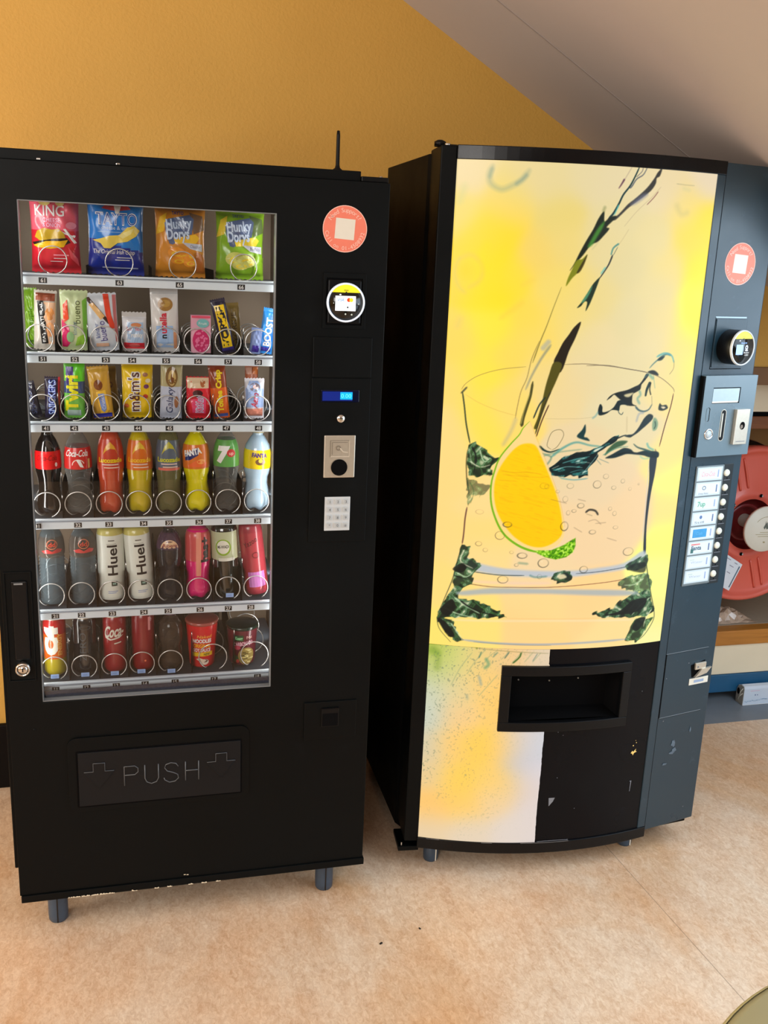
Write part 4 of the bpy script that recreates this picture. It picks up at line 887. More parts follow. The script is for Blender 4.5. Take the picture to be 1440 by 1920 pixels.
def p_bu2(b, mp):
    b.poly([(-0.034, 0.118), (-0.024, 0.120), (0.018, 0.066), (0.014, 0.060)], pk(60, 30, 26), mp); b.poly([(-0.026, 0.104), (-0.016, 0.108), (0.008, 0.078), (-0.002, 0.070)], pk(232, 186, 120), mp)
    b.poly([(0.006, 0.126), (0.018, 0.126), (0.022, 0.080), (0.030, 0.050), (0.018, 0.050), (0.010, 0.080)], pk(236, 70, 40), mp); b.poly([(0.026, 0.124), (0.034, 0.124), (0.034, 0.02), (0.028, 0.02)], pk(200, 110, 110), mp)
    b.text('bueno', 0.000, 0.045, 0.022, pk(60, 40, 140), mp, rot=up+0.1, width=0.044); b.text('kinder', -0.012, 0.046, 0.014, pk(70, 90, 160), mp, rot=up+0.1, width=0.032); b.rect(-0.016, 0.010, 0.012, 0.018, pk(236, 190, 160), mp)
bar(0.237, R5, 0.070, 0.128, 0.020, pk(214, 222, 232), 'white bar with brown stripe and orange-red edge in slot 53', p_bu2, 6, roll=-0.05)
def p_kin(b, mp):
    b.rect(-0.024, 0.006, 0.022, 0.020, pk(232, 40, 60), mp); b.rect(-0.016, 0.020, 0.020, 0.066, pk(176, 206, 240), mp); b.text('kinder', 0.0, 0.052, 0.013, pk(230, 90, 80), mp, width=0.034); b.text('Tronky', 0.002, 0.038, 0.014, WHITE, mp, width=0.034, bold=0.03)
    b.disc(0.004, 0.060, 0.012, 0.005, pk(220, 140, 90), mp, 14, 1); b.disc(0, 0.014, 0.012, 0.005, pk(250, 110, 110), mp, 12, 1)
bar(0.304, R5, 0.054, 0.088, 0.022, pk(228, 230, 236), 'short white and red wafer pack with silver crimped top in slot 54', p_kin, 7, crimpm=FOIL, crimp=0.011)
def p_nut(b, mp):
    b.rect(-0.020, 0.010, 0.018, 0.060, pk(170, 204, 246), mp); b.disc(0.002, 0.108, 0.017, 0.015, pk(164, 120, 52), mp, 20, 2); b.disc(0.003, 0.110, 0.011, 0.008, pk(190, 150, 70), mp, 14, 1)
    b.text('n', -0.004, 0.036, 0.020, BLK, mp, rot=up, bold=0.03); b.text('utella', -0.004, 0.066, 0.021, pk(214, 30, 60), mp, rot=up, width=0.046, bold=0.03); b.rect(0.019, 0.008, 0.026, 0.046, pk(226, 160, 120), mp)
bar(0.373, R5, 0.062, 0.143, 0.022, pk(226, 224, 222), 'tall white biscuit pack with round brown picture in slot 55', p_nut, 8, crimpm=FOIL, crimp=0.012, roll=-0.02)
# pink carton
b = MB(); b.bbox_bev(-0.0225, -0.010, 0, 0.0225, 0.010, 0.086, pk(236, 176, 196), 0.0008); mp = lambda x, z, off: (x, -0.010-off, z); b.lay = 0.0003
b.disc(0.0, 0.028, 0.019, 0.026, pk(214, 40, 110), mp, 24, 3); rg = random.Random(4)
for k in range(34):
    a = rg.uniform(0, 6.28); q = rg.uniform(0, 1)**0.5; b.disc(0.017*q*math.cos(a), 0.028+0.024*q*math.sin(a), 0.0026, 0.0026, pk(244, 120, 170), mp, 8, 1)
b.disc(0.004, 0.068, 0.014, 0.010, pk(120, 190, 190), mp, 20, 1); b.text('Fruit', 0.004, 0.068, 0.009, WHITE, mp, width=0.018); b.rect(-0.021, 0.080, 0.021, 0.085, pk(230, 80, 110), mp)
place(b, 'snack_carton', 'small pink carton with dark pink berry picture in slot 56', 'snack carton', 0.452, R5, 0.096, lean=0.03, group=BG)
def p_york(b, mp):
    b.rect(-0.0115, 0.014, 0.0115, 0.112, pk(246, 206, 16), mp, 2, 8); b.text('YORKIE', 0, 0.063, 0.023, BLK, mp, rot=up, width=0.092, bold=0.03); b.rect(-0.014, 0.006, 0.014, 0.014, pk(60, 50, 140), mp)
bar(0.517, R5, 0.034, 0.126, 0.016, pk(34, 30, 60), 'leaning yellow and black bar with tall letters in slot 57', p_york, 9, roll=-0.22)
bar(0.542, R5, 0.030, 0.112, 0.014, pk(150, 124, 60), 'dull gold bar standing behind the leaning yellow and black bar', lambda b, mp: b.text('YORKIE', 0, 0.055, 0.016, pk(90, 70, 30), mp, rot=up, width=0.07), 10, roll=-0.1, y=0.175)
def p_boost(b, mp):
    b.rect(0.000, 0.010, 0.014, 0.090, pk(20, 110, 210), mp); b.text('BOOST', 0.000, 0.052, 0.022, WHITE, mp, rot=up, width=0.066, bold=0.03); b.rect(-0.014, 0.006, 0.012, 0.016, pk(70, 60, 170), mp)
bar(0.600, R5, 0.034, 0.106, 0.018, pk(40, 140, 226), 'blue and silver bar leaning right with white lettering in slot 58', p_boost, 11, roll=0.14)
bar(0.576, R5, 0.026, 0.060, 0.016, pk(120, 140, 190), 'short dull blue bar end beside the leaning blue bar in slot 58', lambda b, mp: b.rect(-0.008, 0.004, 0.008, 0.020, pk(60, 40, 150), mp), 12, roll=0.10, y=0.092)
# tray 4
def p_sn(b, mp): b.text('SNICKERS', -0.001, 0.048, 0.021, pk(30, 60, 170), mp, rot=up, width=0.080, bold=0.06); b.text('SNICKERS', -0.001, 0.048, 0.021, pk(196, 214, 246), mp, rot=up, width=0.078, bold=0.0)
bar(0.120, R4, 0.034, 0.094, 0.018, pk(34, 26, 52), 'dark brown bar with tall blue and white lettering at the left front of its tray', p_sn, 13, roll=0.03, cfun=lambda u, v: pk(190, 40, 50) if u > 0.36 else None)
bar(0.084, R4, 0.030, 0.084, 0.016, pk(22, 20, 34), 'darker brown bar leaning left beside the lettered one in slot 41', lambda b, mp: b.text('SNICKERS', 0, 0.045, 0.016, pk(60, 70, 110), mp, rot=up, width=0.068), 14, roll=-0.20)
def p_tw(b, mp):
    b.rect(-0.018, 0.080, -0.002, 0.118, pk(60, 40, 130), mp); b.text('Twirl', -0.006, 0.058, 0.036, pk(244, 238, 20), mp, rot=up, width=0.082, bold=0.05); b.rect(-0.016, 0.006, 0.014, 0.020, pk(190, 220, 214), mp)
bar(0.168, R4, 0.046, 0.132, 0.020, pk(112, 196, 76), 'green and purple bar with big yellow lettering in slot 42', p_tw, 15, cfun=lambda u, v: pk(104, 220, 40) if v > 0.66 and u > -0.1 else (pk(60, 84, 130) if 0.45 < v < 0.66 else None), roll=0.02)
def p_gold(b, mp):
    b.disc(-0.003, 0.078, 0.010, 0.012, pk(130, 70, 24), mp, 16, 1); b.poly([(-0.010, 0.062), (0.012, 0.066), (0.016, 0.020), (0.006, 0.008), (-0.004, 0.012)], pk(250, 200, 60), mp); b.poly([(-0.006, 0.058), (0.008, 0.058), (0.010, 0.022), (0.004, 0.014), (-0.002, 0.020)], pk(130, 160, 230), mp)
    b.text('Crunch', 0.003, 0.038, 0.011, WHITE, mp, rot=up+0.1, width=0.034); b.rect(-0.022, 0.002, 0.020, 0.012, pk(40, 50, 180), mp)
bar(0.231, R4, 0.048, 0.120, 0.018, pk(212, 164, 56), 'gold bar with blue foot and cream picture in slot 43', p_gold, 16, roll=-0.09)
bar(0.250, R4, 0.036, 0.112, 0.016, pk(176, 138, 50), 'plain gold bar showing behind the gold and blue bar', lambda b, mp: b.disc(0, 0.07, 0.008, 0.008, pk(120, 70, 30), mp, 12, 1), 17, roll=-0.08, y=0.165)
def p_mm(b, mp):
    b.text("m&m's", -0.008, 0.062, 0.036, WHITE, mp, rot=up, width=0.094, bold=0.07); b.text("m&m's", -0.008, 0.062, 0.034, pk(90, 36, 20), mp, rot=up, width=0.090, bold=0.01)
    for cx, cz, c in ((0.018, 0.052, (200, 60, 40)), (0.020, 0.075, (120, 60, 110)), (0.018, 0.102, (170, 120, 90)), (0.024, 0.088, (236, 226, 190)), (-0.026, 0.030, (230, 120, 60))): b.disc(cx, cz, 0.006, 0.005, pk(*c), mp, 14, 1)
bar(0.308, R4, 0.070, 0.126, 0.030, pk(246, 206, 12), 'wide bright yellow sweet bag with brown and white lettering in slot 44', p_mm, 18, name='sweet_bag', cat='bag of sweets', wr=0.0016, y=0.108)
def p_gal(b, mp):
    b.disc(0.000, 0.098, 0.014, 0.024, pk(130, 96, 44), mp, 20, 2); b.disc(0.001, 0.096, 0.009, 0.018, pk(206, 176, 110), mp, 18, 1); b.disc(0.002, 0.096, 0.004, 0.011, pk(120, 70, 30), mp, 14, 1)
    b.text('Galaxy', -0.004, 0.044, 0.022, pk(50, 64, 110), mp, rot=up, width=0.060, slant=0.2); b.disc(0.012, 0.040, 0.005, 0.014, pk(176, 120, 84), mp, 14, 1)
bar(0.382, R4, 0.050, 0.135, 0.020, pk(198, 206, 226), 'pale silver-blue bar with beige caramel top in slot 45', p_gal, 19, cfun=lambda u, v: pk(186, 176, 130) if v > 0.56 else None, roll=0.03)
def p_kk(b, mp):
    b.rect(-0.026, 0.072, 0.024, 0.096, pk(232, 206, 170), mp); b.disc(0.010, 0.084, 0.006, 0.010, pk(180, 100, 50), mp, 14, 1); b.disc(-0.002, 0.060, 0.012, 0.008, pk(70, 16, 24), mp, 18, 1)
    b.poly([(-0.014, 0.014), (-0.018, 0.046), (0.018, 0.050), (0.016, 0.012)], pk(240, 70, 120), mp); b.text('KitKat', 0.002, 0.034, 0.024, pk(200, 220, 250), mp, rot=up, width=0.040, bold=0.06); b.text('KitKat', 0.002, 0.034, 0.022, pk(206, 20, 90), mp, rot=up, width=0.038)
bar(0.446, R4, 0.056, 0.098, 0.018, pk(226, 30, 50), 'red wafer pack with cream top in slot 46', p_kk, 20)
def p_tc(b, mp): b.text('Toffee Crisp', 0.000, 0.066, 0.018, pk(250, 220, 30), mp, rot=up, width=0.100, bold=0.05); b.rect(-0.016, 0.004, 0.016, 0.012, pk(90, 110, 190), mp)
bar(0.500, R4, 0.040, 0.126, 0.020, pk(226, 100, 24), 'orange-brown bar with yellow lettering up its front in slot 47', p_tc, 21, roll=-0.10, cfun=lambda u, v: pk(150, 62, 26) if v > 0.6 else None)
def p_aero(b, mp):
    b.poly([(-0.020, 0.028), (-0.022, 0.070), (-0.012, 0.090), (0.008, 0.090), (0.022, 0.070), (0.022, 0.028)], pk(150, 176, 224), mp); b.disc(0, 0.076, 0.013, 0.010, pk(120, 110, 120), mp, 16, 1); b.disc(0.002, 0.077, 0.007, 0.005, pk(240, 210, 210), mp, 12, 1)
    b.text('Aero', 0.000, 0.046, 0.022, pk(190, 50, 70), mp, rot=up-0.1, width=0.036, bold=0.02, slant=0.2); b.poly([(-0.022, 0.006), (-0.020, 0.024), (0.020, 0.026), (0.020, 0.006)], pk(206, 130, 110), mp)
bar(0.577, R4, 0.047, 0.096, 0.022, pk(206, 206, 214), 'pale blue and pink bubbly bar at the right end of its tray', p_aero, 22)
bar(0.578, R4, 0.032, 0.118, 0.014, pk(170, 92, 60), 'brown-topped bar standing behind the pale blue and pink bar', lambda b, mp: (b.rect(-0.014, 0.098, 0.000, 0.114, pk(200, 150, 130), mp), b.rect(0.002, 0.098, 0.014, 0.114, pk(200, 110, 50), mp)), 23, y=0.170)

# --- bottles
def clear_plastic(name, tint, body, fac, rough=0.08):
    if name in MATS: return MATS[name]
    m = bpy.data.materials.new(name); m.use_nodes = True; nt = m.node_tree; nt.nodes.clear()
    o = nt.nodes.new('ShaderNodeOutputMaterial'); t = nt.nodes.new('ShaderNodeBsdfTransparent'); t.inputs[0].default_value = (*lin(tint), 1)
    p = nt.nodes.new('ShaderNodeBsdfPrincipled'); p.inputs['Base Color'].default_value = (*lin(body), 1); p.inputs['Roughness'].default_value = rough; p.inputs['Specular IOR Level'].default_value = 0.9
    lw = nt.nodes.new('ShaderNodeLayerWeight'); lw.inputs[0].default_value = 0.35
    r = nt.nodes.new('ShaderNodeMapRange'); r.inputs[3].default_value = fac; r.inputs[4].default_value = min(1, fac+0.45)
    mx = nt.nodes.new('ShaderNodeMixShader'); nt.links.new(lw.outputs['Facing'], r.inputs[0]); nt.links.new(r.outputs[0], mx.inputs[0])
    nt.links.new(t.outputs[0], mx.inputs[1]); nt.links.new(p.outputs[0], mx.inputs[2]); nt.links.new(mx.outputs[0], o.inputs[0]); MATS[name] = m; return m
CLEAR = clear_plastic('clear_bottle_plastic', (226, 228, 228), (170, 170, 166), 0.14)
WATER = clear_plastic('ribbed_water_bottle_plastic', (190, 206, 214), (130, 150, 160), 0.26)
COLA = mat('cola_bottle', (14, 9, 9), 0.08, coat=1.0, noise=0.2)
DARKBOT = mat('dark_drink_bottle', (14, 18, 26), 0.12, coat=0.8, noise=0.2)
def drink(c): return mat('drink_%d_%d_%d' % c, c, 0.10, coat=1.0, noise=0.1, nscale=20)
def bottle(x, z, r, h, body, label, lab=None, lw=None, cap=None, prof=None, paint=None, tilt=0.0, y=0.112, name='drink_bottle', cat='bottle', yaw=0.0, lobes=True, bodyf=None, neck=0.0125):
    t = thing(name, label, cat, (x, y, z), (0.03, tilt, yaw), DG)
    P = prof or [(0.0, 0.004), (0.45, 0.0), (0.78, 0.004), (0.95, 0.02), (1.0, 0.05), (1.0, 0.11), (0.93, 0.17), (0.82, 0.26), (0.80, 0.34), (0.86, 0.42), (0.98, 0.50), (1.0, 0.58), (0.98, 0.70), (0.88, 0.78), (0.66, 0.86), (0.45, 0.91)]
    rr = [(a*r, q*h) for a, q in P]+[(neck, 0.93*h), (neck, 0.955*h), (neck+0.001, 0.957*h), (neck, 0.960*h)]
    b = MB(); n = 32; vs = []
    for a, q in rr:
        for i in range(n):
            th_ = 2*PI*i/n; k = 1.0
            if lobes and q < 0.10*h: k = 1-0.10*(1-q/(0.10*h))*(0.5+0.5*math.cos(5*th_+PI))
            zz = q
            if lobes and q < 0.03*h: zz = q+0.010*(0.5+0.5*math.cos(5*th_+PI))*(1-q/(0.03*h))
            vs.append((a*k*math.cos(th_), a*k*math.sin(th_), zz))
    o = len(b.v); b.v += vs
    for k in range(len(rr)-1):
        m = body if not bodyf else bodyf((rr[k][1]+rr[k+1][1])/2/h)
        mi = b.mi(m)
        for i in range(n): j = (i+1) % n; b.f.append((k*n+i, k*n+j, (k+1)*n+j, (k+1)*n+i)); b.m.append(mi); b.sm.append(True)
    bo = b.build('bottle_body', t)
    for md in ():
        pass
    if cap:
        b = MB(); c = neck+0.0022; b.lathe([(c, 0.955*h), (c, h-0.0015), (c-0.0012, h), (0, h)], cap, 24); b.build('cap', t)
    if lab:
        def rad(z_):
            for (r0, z0), (r1, z1) in zip(rr[:-1], rr[1:]):
                if z0 <= z_ <= z1: return r0+(r1-r0)*(z_-z0)/max(1e-6, z1-z0)
            return rr[-1][0]
        z0, z1 = lw; N = 10
        b = MB(); b.lathe([(rad(z0+(z1-z0)*k/N)+0.0005, z0+(z1-z0)*k/N) for k in range(N+1)], lab, 48); b.lay = 0.0007; b.step = 0.00018
        def mp(x_, z_, off): R = rad(z_)+off; a = x_/max(0.012, rad((z0+z1)/2)); return (R*math.sin(a), -R*math.cos(a), z_)
        if paint: paint(b, mp)
        b.build('bottle_label', t)
    return t
RED = pk(206, 24, 30)
S3 = lambda px: (966-px)*0.00128     # heights read off against the tray edge, in metres
bottle(0.104, R3, 0.0290, 0.205, COLA, 'dark cola bottle with red label at the left end of its tray', pk(214, 14, 20), (0.110, 0.152), pk(150, 14, 16), paint=lambda b, mp: (b.text('Coca-Cola', 0, 0.137, 0.017, pk(120, 8, 12), mp, width=0.048, slant=0.2), b.disc(0.020, 0.121, 0.003, 0.005, WHITE, mp, 12, 1)))
def p_cc(b, mp):
    b.text('Coca-Cola', 0.0, 0.148, 0.021, WHITE, mp, width=0.054, slant=0.25, bold=0.02); b.disc(0.002, 0.120, 0.014, 0.014, pk(240, 210, 200), mp, 20, 1, inner=0.85, a0=0.3, a1=PI); b.poly([(-0.002, 0.132), (0.006, 0.133), (0.014, 0.114), (0.006, 0.116)], WHITE, mp)
    b.rect(0.024, 0.112, 0.030, 0.134, pk(230, 200, 130), mp)
bottle(0.170, R3, 0.0310, 0.205, CLEAR, 'empty clear bottle with red and white script label', pk(206, 40, 38), (0.110, 0.160), pk(160, 150, 140), paint=p_cc)
LUC = [(0.0, 0.004), (0.5, 0.0), (0.85, 0.012), (0.97, 0.04), (0.98, 0.14), (0.92, 0.24), (0.90, 0.34), (0.98, 0.44), (1.0, 0.52), (1.0, 0.60), (0.94, 0.72), (0.80, 0.82), (0.60, 0.90)]
def p_luc(c1, c2):
    def f(b, mp):
        b.poly([(-0.018, 0.142), (-0.010, 0.164), (0.0, 0.174), (0.010, 0.164), (0.020, 0.140), (0.012, 0.156), (0.0, 0.158), (-0.010, 0.152)], c1, mp, 2)
        b.text('Lucozade', 0.0, 0.131, 0.015, c2, mp, width=0.056, bold=0.04); b.rect(-0.018, 0.119, 0.018, 0.122, pk(230, 200, 190), mp); b.rect(-0.014, 0.112, 0.020, 0.1145, pk(240, 210, 190), mp)
    return f
bottle(0.243, R3, 0.0300, 0.215, drink((196, 72, 40)), 'orange-red energy drink bottle with yellow arch on its label', pk(196, 62, 34), (0.106, 0.178), pk(170, 60, 44), LUC, p_luc(pk(226, 166, 40), pk(240, 206, 20)))
bottle(0.309, R3, 0.0300, 0.212, drink((206, 184, 14)), 'yellow energy drink bottle with orange arched label', pk(222, 112, 24), (0.106, 0.176), pk(190, 96, 40), LUC, p_luc(pk(232, 190, 50), pk(246, 190, 20)))
bottle(0.376, R3, 0.0300, 0.214, clear_plastic('yellowish_clear_plastic', (196, 194, 150), (150, 146, 96), 0.4), 'pale see-through energy drink bottle with grey-blue arched label', pk(92, 104, 120), (0.104, 0.176), pk(80, 88, 104), LUC,
       lambda b, mp: (p_luc(pk(190, 184, 50), pk(206, 206, 40))(b, mp), b.rect(-0.026, 0.105, 0.026, 0.111, pk(220, 110, 90), mp)))
FAN = [(0.0, 0.004), (0.5, 0.0), (0.86, 0.015), (1.0, 0.07), (1.0, 0.15), (0.92, 0.25), (0.80, 0.34), (0.84, 0.42), (0.96, 0.48), (1.0, 0.55), (1.0, 0.70), (0.90, 0.80), (0.62, 0.88), (0.45, 0.92)]
def p_fan(b, mp):
    b.poly([(-0.030, 0.128), (-0.028, 0.146), (0.006, 0.160), (0.004, 0.142), (-0.016, 0.130)], pk(24, 40, 110), mp, 2); b.text('FANTA', -0.010, 0.149, 0.019, WHITE, mp, rot=0.22, width=0.044, bold=0.06); b.poly([(-0.026, 0.114), (0.0, 0.130), (0.026, 0.122), (0.022, 0.112)], pk(244, 110, 50), mp, 2); b.disc(0.010, 0.126, 0.010, 0.006, pk(250, 170, 90), mp, 16, 1)
bottle(0.444, R3, 0.0315, 0.205, drink((232, 220, 0)), 'bright yellow fizzy drink bottle with slanted orange label', pk(226, 120, 36), (0.108, 0.166), pk(220, 110, 40), FAN, p_fan, tilt=-0.03)
def p_7(b, mp):
    b.text('7', -0.010, 0.143, 0.048, WHITE, mp, bold=0.08, slant=0.1); b.disc(0.009, 0.146, 0.0105, 0.0095, pk(206, 60, 60), mp, 20, 1); b.text('up', 0.009, 0.146, 0.011, pk(250, 190, 180), mp, bold=0.03)
bottle(0.512, R3, 0.0310, 0.208, CLEAR, 'empty clear bottle with green label and large white 7', pk(96, 166, 80), (0.112, 0.176), pk(90, 110, 60), paint=p_7)
bottle(0.584, R3, 0.0325, 0.200, drink((176, 204, 226)), 'milky pale blue bottle with bright yellow label at the right end of its tray', pk(248, 216, 20), (0.106, 0.152), pk(186, 180, 150), FAN,
       lambda b, mp: (b.text('FANTA', 0.002, 0.140, 0.014, pk(90, 60, 130), mp, width=0.038, bold=0.06, rot=-0.05), b.disc(0.004, 0.124, 0.012, 0.008, pk(120, 86, 60), mp, 16, 1), b.disc(0.004, 0.127, 0.005, 0.005, pk(240, 210, 90), mp, 12, 1)), tilt=0.02)
# tray 2
WAT = [(0.0, 0.004), (0.6, 0.0), (0.92, 0.01)]
for k in range(13): q = 0.05+k*0.042; WAT += [(0.98, q), (0.90, q+0.021)]
WAT += [(0.98, 0.60), (1.0, 0.66), (0.96, 0.76), (0.80, 0.84), (0.55, 0.91)]
def p_dd(b, mp):
    b.disc(0.004, 0.152, 0.013, 0.012, pk(190, 110, 80), mp, 22, 1, inner=0.80); b.text('dd', 0.004, 0.152, 0.015, pk(206, 70, 50), mp, width=0.016, bold=0.03); b.poly([(-0.020, 0.136), (-0.006, 0.141), (0.004, 0.135), (0.016, 0.142), (0.028, 0.138), (0.024, 0.132), (0.004, 0.130), (-0.014, 0.131)], pk(200, 60, 60), mp, 2)
WL = clear_plastic('clear_label_film', (230, 220, 210), (150, 130, 120), 0.10)
bottle(0.102, R2, 0.0300, 0.205, WATER, 'ribbed clear water bottle at the left end of its tray', WL, (0.118, 0.168), pk(60, 60, 80), WAT, p_dd, lobes=False)
bottle(0.173, R2, 0.0315, 0.200, WATER, 'ribbed clear water bottle with red round mark, standing next to the white bottle', WL, (0.118, 0.168), pk(150, 140, 130), WAT, p_dd, lobes=False)
HUE = [(0.0, 0.0), (0.88, 0.002), (0.96, 0.02), (1.0, 0.06), (1.0, 0.84), (0.94, 0.90), (0.70, 0.96)]
def p_hu(b, mp): b.text('Huel', 0.004, 0.105, 0.032, BLK, mp, rot=up, width=0.076, bold=0.02); b.rect(-0.004, 0.153, 0.010, 0.1555, pk(90, 90, 80), mp); b.rect(-0.008, 0.1455, 0.014, 0.1465, pk(140, 140, 130), mp); b.rect(0.000, 0.040, 0.013, 0.052, pk(30, 60, 56), mp, 2, 2); b.rect(0.003, 0.044, 0.010, 0.048, pk(150, 190, 180), mp, 1, 1); b.rect(-0.008, 0.026, 0.014, 0.0272, pk(120, 140, 200), mp); b.rect(-0.008, 0.022, 0.010, 0.0232, pk(120, 140, 200), mp)
HW = mat('white_shake_bottle', (226, 230, 220), 0.35, coat=0.2, noise=0.03)
for x, ti, lb in ((0.238, -0.01, 'white meal shake bottle standing upright beside the water bottles'), (0.309, -0.07, 'white meal shake bottle leaning left, right of the upright one')):
    bottle(x, R2+0.004, 0.0310, 0.196, HW, lb, HW, (0.012, 0.166), pk(214, 200, 110), HUE, p_hu, tilt=ti, lobes=False, bodyf=lambda q: HW if 0.03 < q < 0.84 else (mat('brown_shake_base', (46, 34, 26), 0.4) if q < 0.03 else pk(206, 196, 110)))
def p_rib(b, mp): b.disc(0, 0.134, 0.020, 0.020, pk(226, 190, 150), mp, 24, 2, a0=0, a1=PI); b.text('Ribena', 0.002, 0.141, 0.011, pk(150, 60, 60), mp, width=0.032, bold=0.02)
bottle(0.374, R2, 0.0305, 0.192, clear_plastic('dark_see_through_plastic', (120, 128, 140), (40, 46, 56), 0.45), 'dark see-through bottle with domed peach label', clear_plastic('purple_film', (190, 160, 190), (110, 80, 110), 0.4), (0.130, 0.170), pk(90, 60, 80), paint=p_rib)
def p_has(b, mp): b.rect(-0.006, 0.060, 0.006, 0.172, pk(236, 150, 130), mp, 2, 8); b.text('has+', 0.015, 0.128, 0.026, BLK, mp, rot=up, width=0.064, bold=0.05)
bottle(0.443, R2, 0.0310, 0.196, drink((232, 10, 120)), 'hot pink vitamin drink bottle with black lettering', pk(206, 76, 80), (0.098, 0.178), pk(190, 90, 80), [(0.0, 0.004), (0.6, 0.0), (0.92, 0.02), (1.0, 0.09), (0.96, 0.19), (0.88, 0.27), (0.92, 0.36), (0.98, 0.48), (0.98, 0.80), (0.85, 0.88), (0.5, 0.93)], p_has)
def p_gr(b, mp):
    b.disc(-0.006, 0.133, 0.019, 0.021, pk(140, 180, 40), mp, 26, 2); b.disc(-0.006, 0.134, 0.0155, 0.0172, pk(236, 236, 220), mp, 26, 2); b.text('MI-WADI', -0.006, 0.135, 0.011, pk(50, 60, 50), mp, width=0.027, bold=0.02, rot=0.05); b.rect(-0.018, 0.098, 0.022, 0.106, pk(226, 226, 214), mp)
bottle(0.513, R2, 0.0320, 0.200, mat('dark_green_bottle', (14, 26, 22), 0.10, coat=1.0, noise=0.2), 'dark green bottle with round green and white label in slot 27', pk(190, 198, 160), (0.100, 0.172), pk(190, 200, 160), HUE, p_gr, tilt=-0.04, lobes=False)
def p_ma(b, mp): b.text('Yazoo', -0.006, 0.140, 0.019, pk(60, 14, 24), mp, rot=0.5, width=0.038, slant=0.2); b.disc(0.004, 0.106, 0.009, 0.008, pk(110, 30, 40), mp, 16, 1, inner=0.75); b.rect(-0.020, 0.022, 0.022, 0.062, pk(196, 120, 190), mp, 6, 3)
bottle(0.590, R2+0.004, 0.0290, 0.198, pk(160, 50, 66), 'maroon and lilac milk bottle leaning left at the right end of its tray', pk(168, 54, 66), (0.016, 0.164), pk(110, 116, 106), HUE, p_ma, tilt=-0.12, lobes=False)
# cans and cups on the bottom tray
def can(x, r, h, body, label, paint, bodyf=None, tilt=0.0, z=R1+0.001):
    t = thing('drink_can', label, 'can', (x, 0.112, z), (0.03, tilt, 0), DG)
    b = MB(); b.lathe([(0, 0.003), (r*0.7, 0.0), (r*0.8, 0.002), (r, 0.010)]+[(r, 0.010+(h-0.024)*k/14) for k in range(1, 15)]+[(r*0.86, h-0.004)], body, 36, mf=bodyf); b.lay = 0.0004
    def mp(x_, z_, off): a = x_/r; return ((r+off)*math.sin(a), -(r+off)*math.cos(a), z_)
    paint(b, mp); b.build('can_body', t)
    b = MB(); b.lathe([(r*0.86, h-0.004), (r*0.88, h), (r*0.82, h-0.002), (0, h-0.003)], STEEL, 30); b.build('can_lid', t)
def p_c4(b, mp): b.text('C4', -0.008, 0.095, 0.040, OFFWHITE, mp, rot=up, width=0.076, bold=0.10); b.text('ENERGY', 0.013, 0.085, 0.014, pk(230, 170, 80), mp, rot=up, width=0.058, bold=0.04)
can(0.100, 0.0265, 0.150, pk(214, 90, 24), 'yellow and red energy drink can at the left end of the bottom tray', p_c4, lambda z: pk(176, 160, 20) if z < 0.05 else (pk(214, 96, 20) if z < 0.11 else pk(190, 30, 30)))
can(0.170, 0.0275, 0.150, mat('black_can', (12, 16, 22), 0.15, coat=0.6, noise=0.2), 'black drinks can between the yellow-red can and the red cola can', lambda b, mp: (b.text('ZERO', -0.004, 0.075, 0.022, pk(70, 78, 84), mp, rot=up, width=0.074), [b.disc(0.002, 0.125, 0.014, 0.003+0.003*k, pk(60, 66, 70), mp, 16, 1, inner=0.8) for k in range(2)]))
def p_co(b, mp): b.text('Coca-', 0.000, 0.112, 0.040, OFFWHITE, mp, rot=0.12, width=0.050, slant=0.3, bold=0.03); b.poly([(-0.024, 0.094), (-0.010, 0.088), (0.012, 0.094), (0.024, 0.102), (0.012, 0.098), (-0.008, 0.092), (-0.022, 0.098)], OFFWHITE, mp); b.rect(-0.001, 0.080, 0.016, 0.083, OFFWHITE, mp, 4, 1, 0.2)
can(0.240, 0.0280, 0.150, pk(150, 14, 28), 'dark red cola can with white script on the bottom tray', p_co)
can(0.308, 0.0275, 0.152, pk(140, 16, 30), 'plain dark red can right of the cola can with script', lambda b, mp: (b.rect(0.012, 0.110, 0.018, 0.145, pk(230, 150, 150), mp, 2, 4), b.disc(0.004, 0.030, 0.0025, 0.0025, pk(250, 130, 90), mp, 10, 1)))
bottle(0.375, R1, 0.0290, 0.150, clear_plastic('smoky_clear_plastic', (176, 160, 140), (110, 96, 84), 0.25), 'small smoky clear bottle left of the red noodle cup', None, None, pk(110, 96, 120), FAN)
def cup(x, r0, r1, h, body, lid, label, paint, z=R1+0.001):
    t = thing('noodle_cup', label, 'cup', (x, 0.118, z), (0.02, 0, 0), 'instant noodle cups on the bottom tray')
    b = MB(); b.lathe([(0, 0.002), (r0*0.92, 0.0), (r0, 0.004), (r1, h-0.006)], body, 40); b.lay = 0.0005
    def mp(x_, z_, off): R = r0+(r1-r0)*z_/h+off; a = x_/((r0+r1)/2); return (R*math.sin(a), -R*math.cos(a), z_)
    paint(b, mp); b.build('cup_body', t)
    b = MB(); b.lathe([(r1, h-0.008), (r1+0.0022, h-0.006), (r1+0.0022, h), (r1-0.002, h+0.001), (0, h+0.001)], lid, 40); b.build('cup_lid', t)
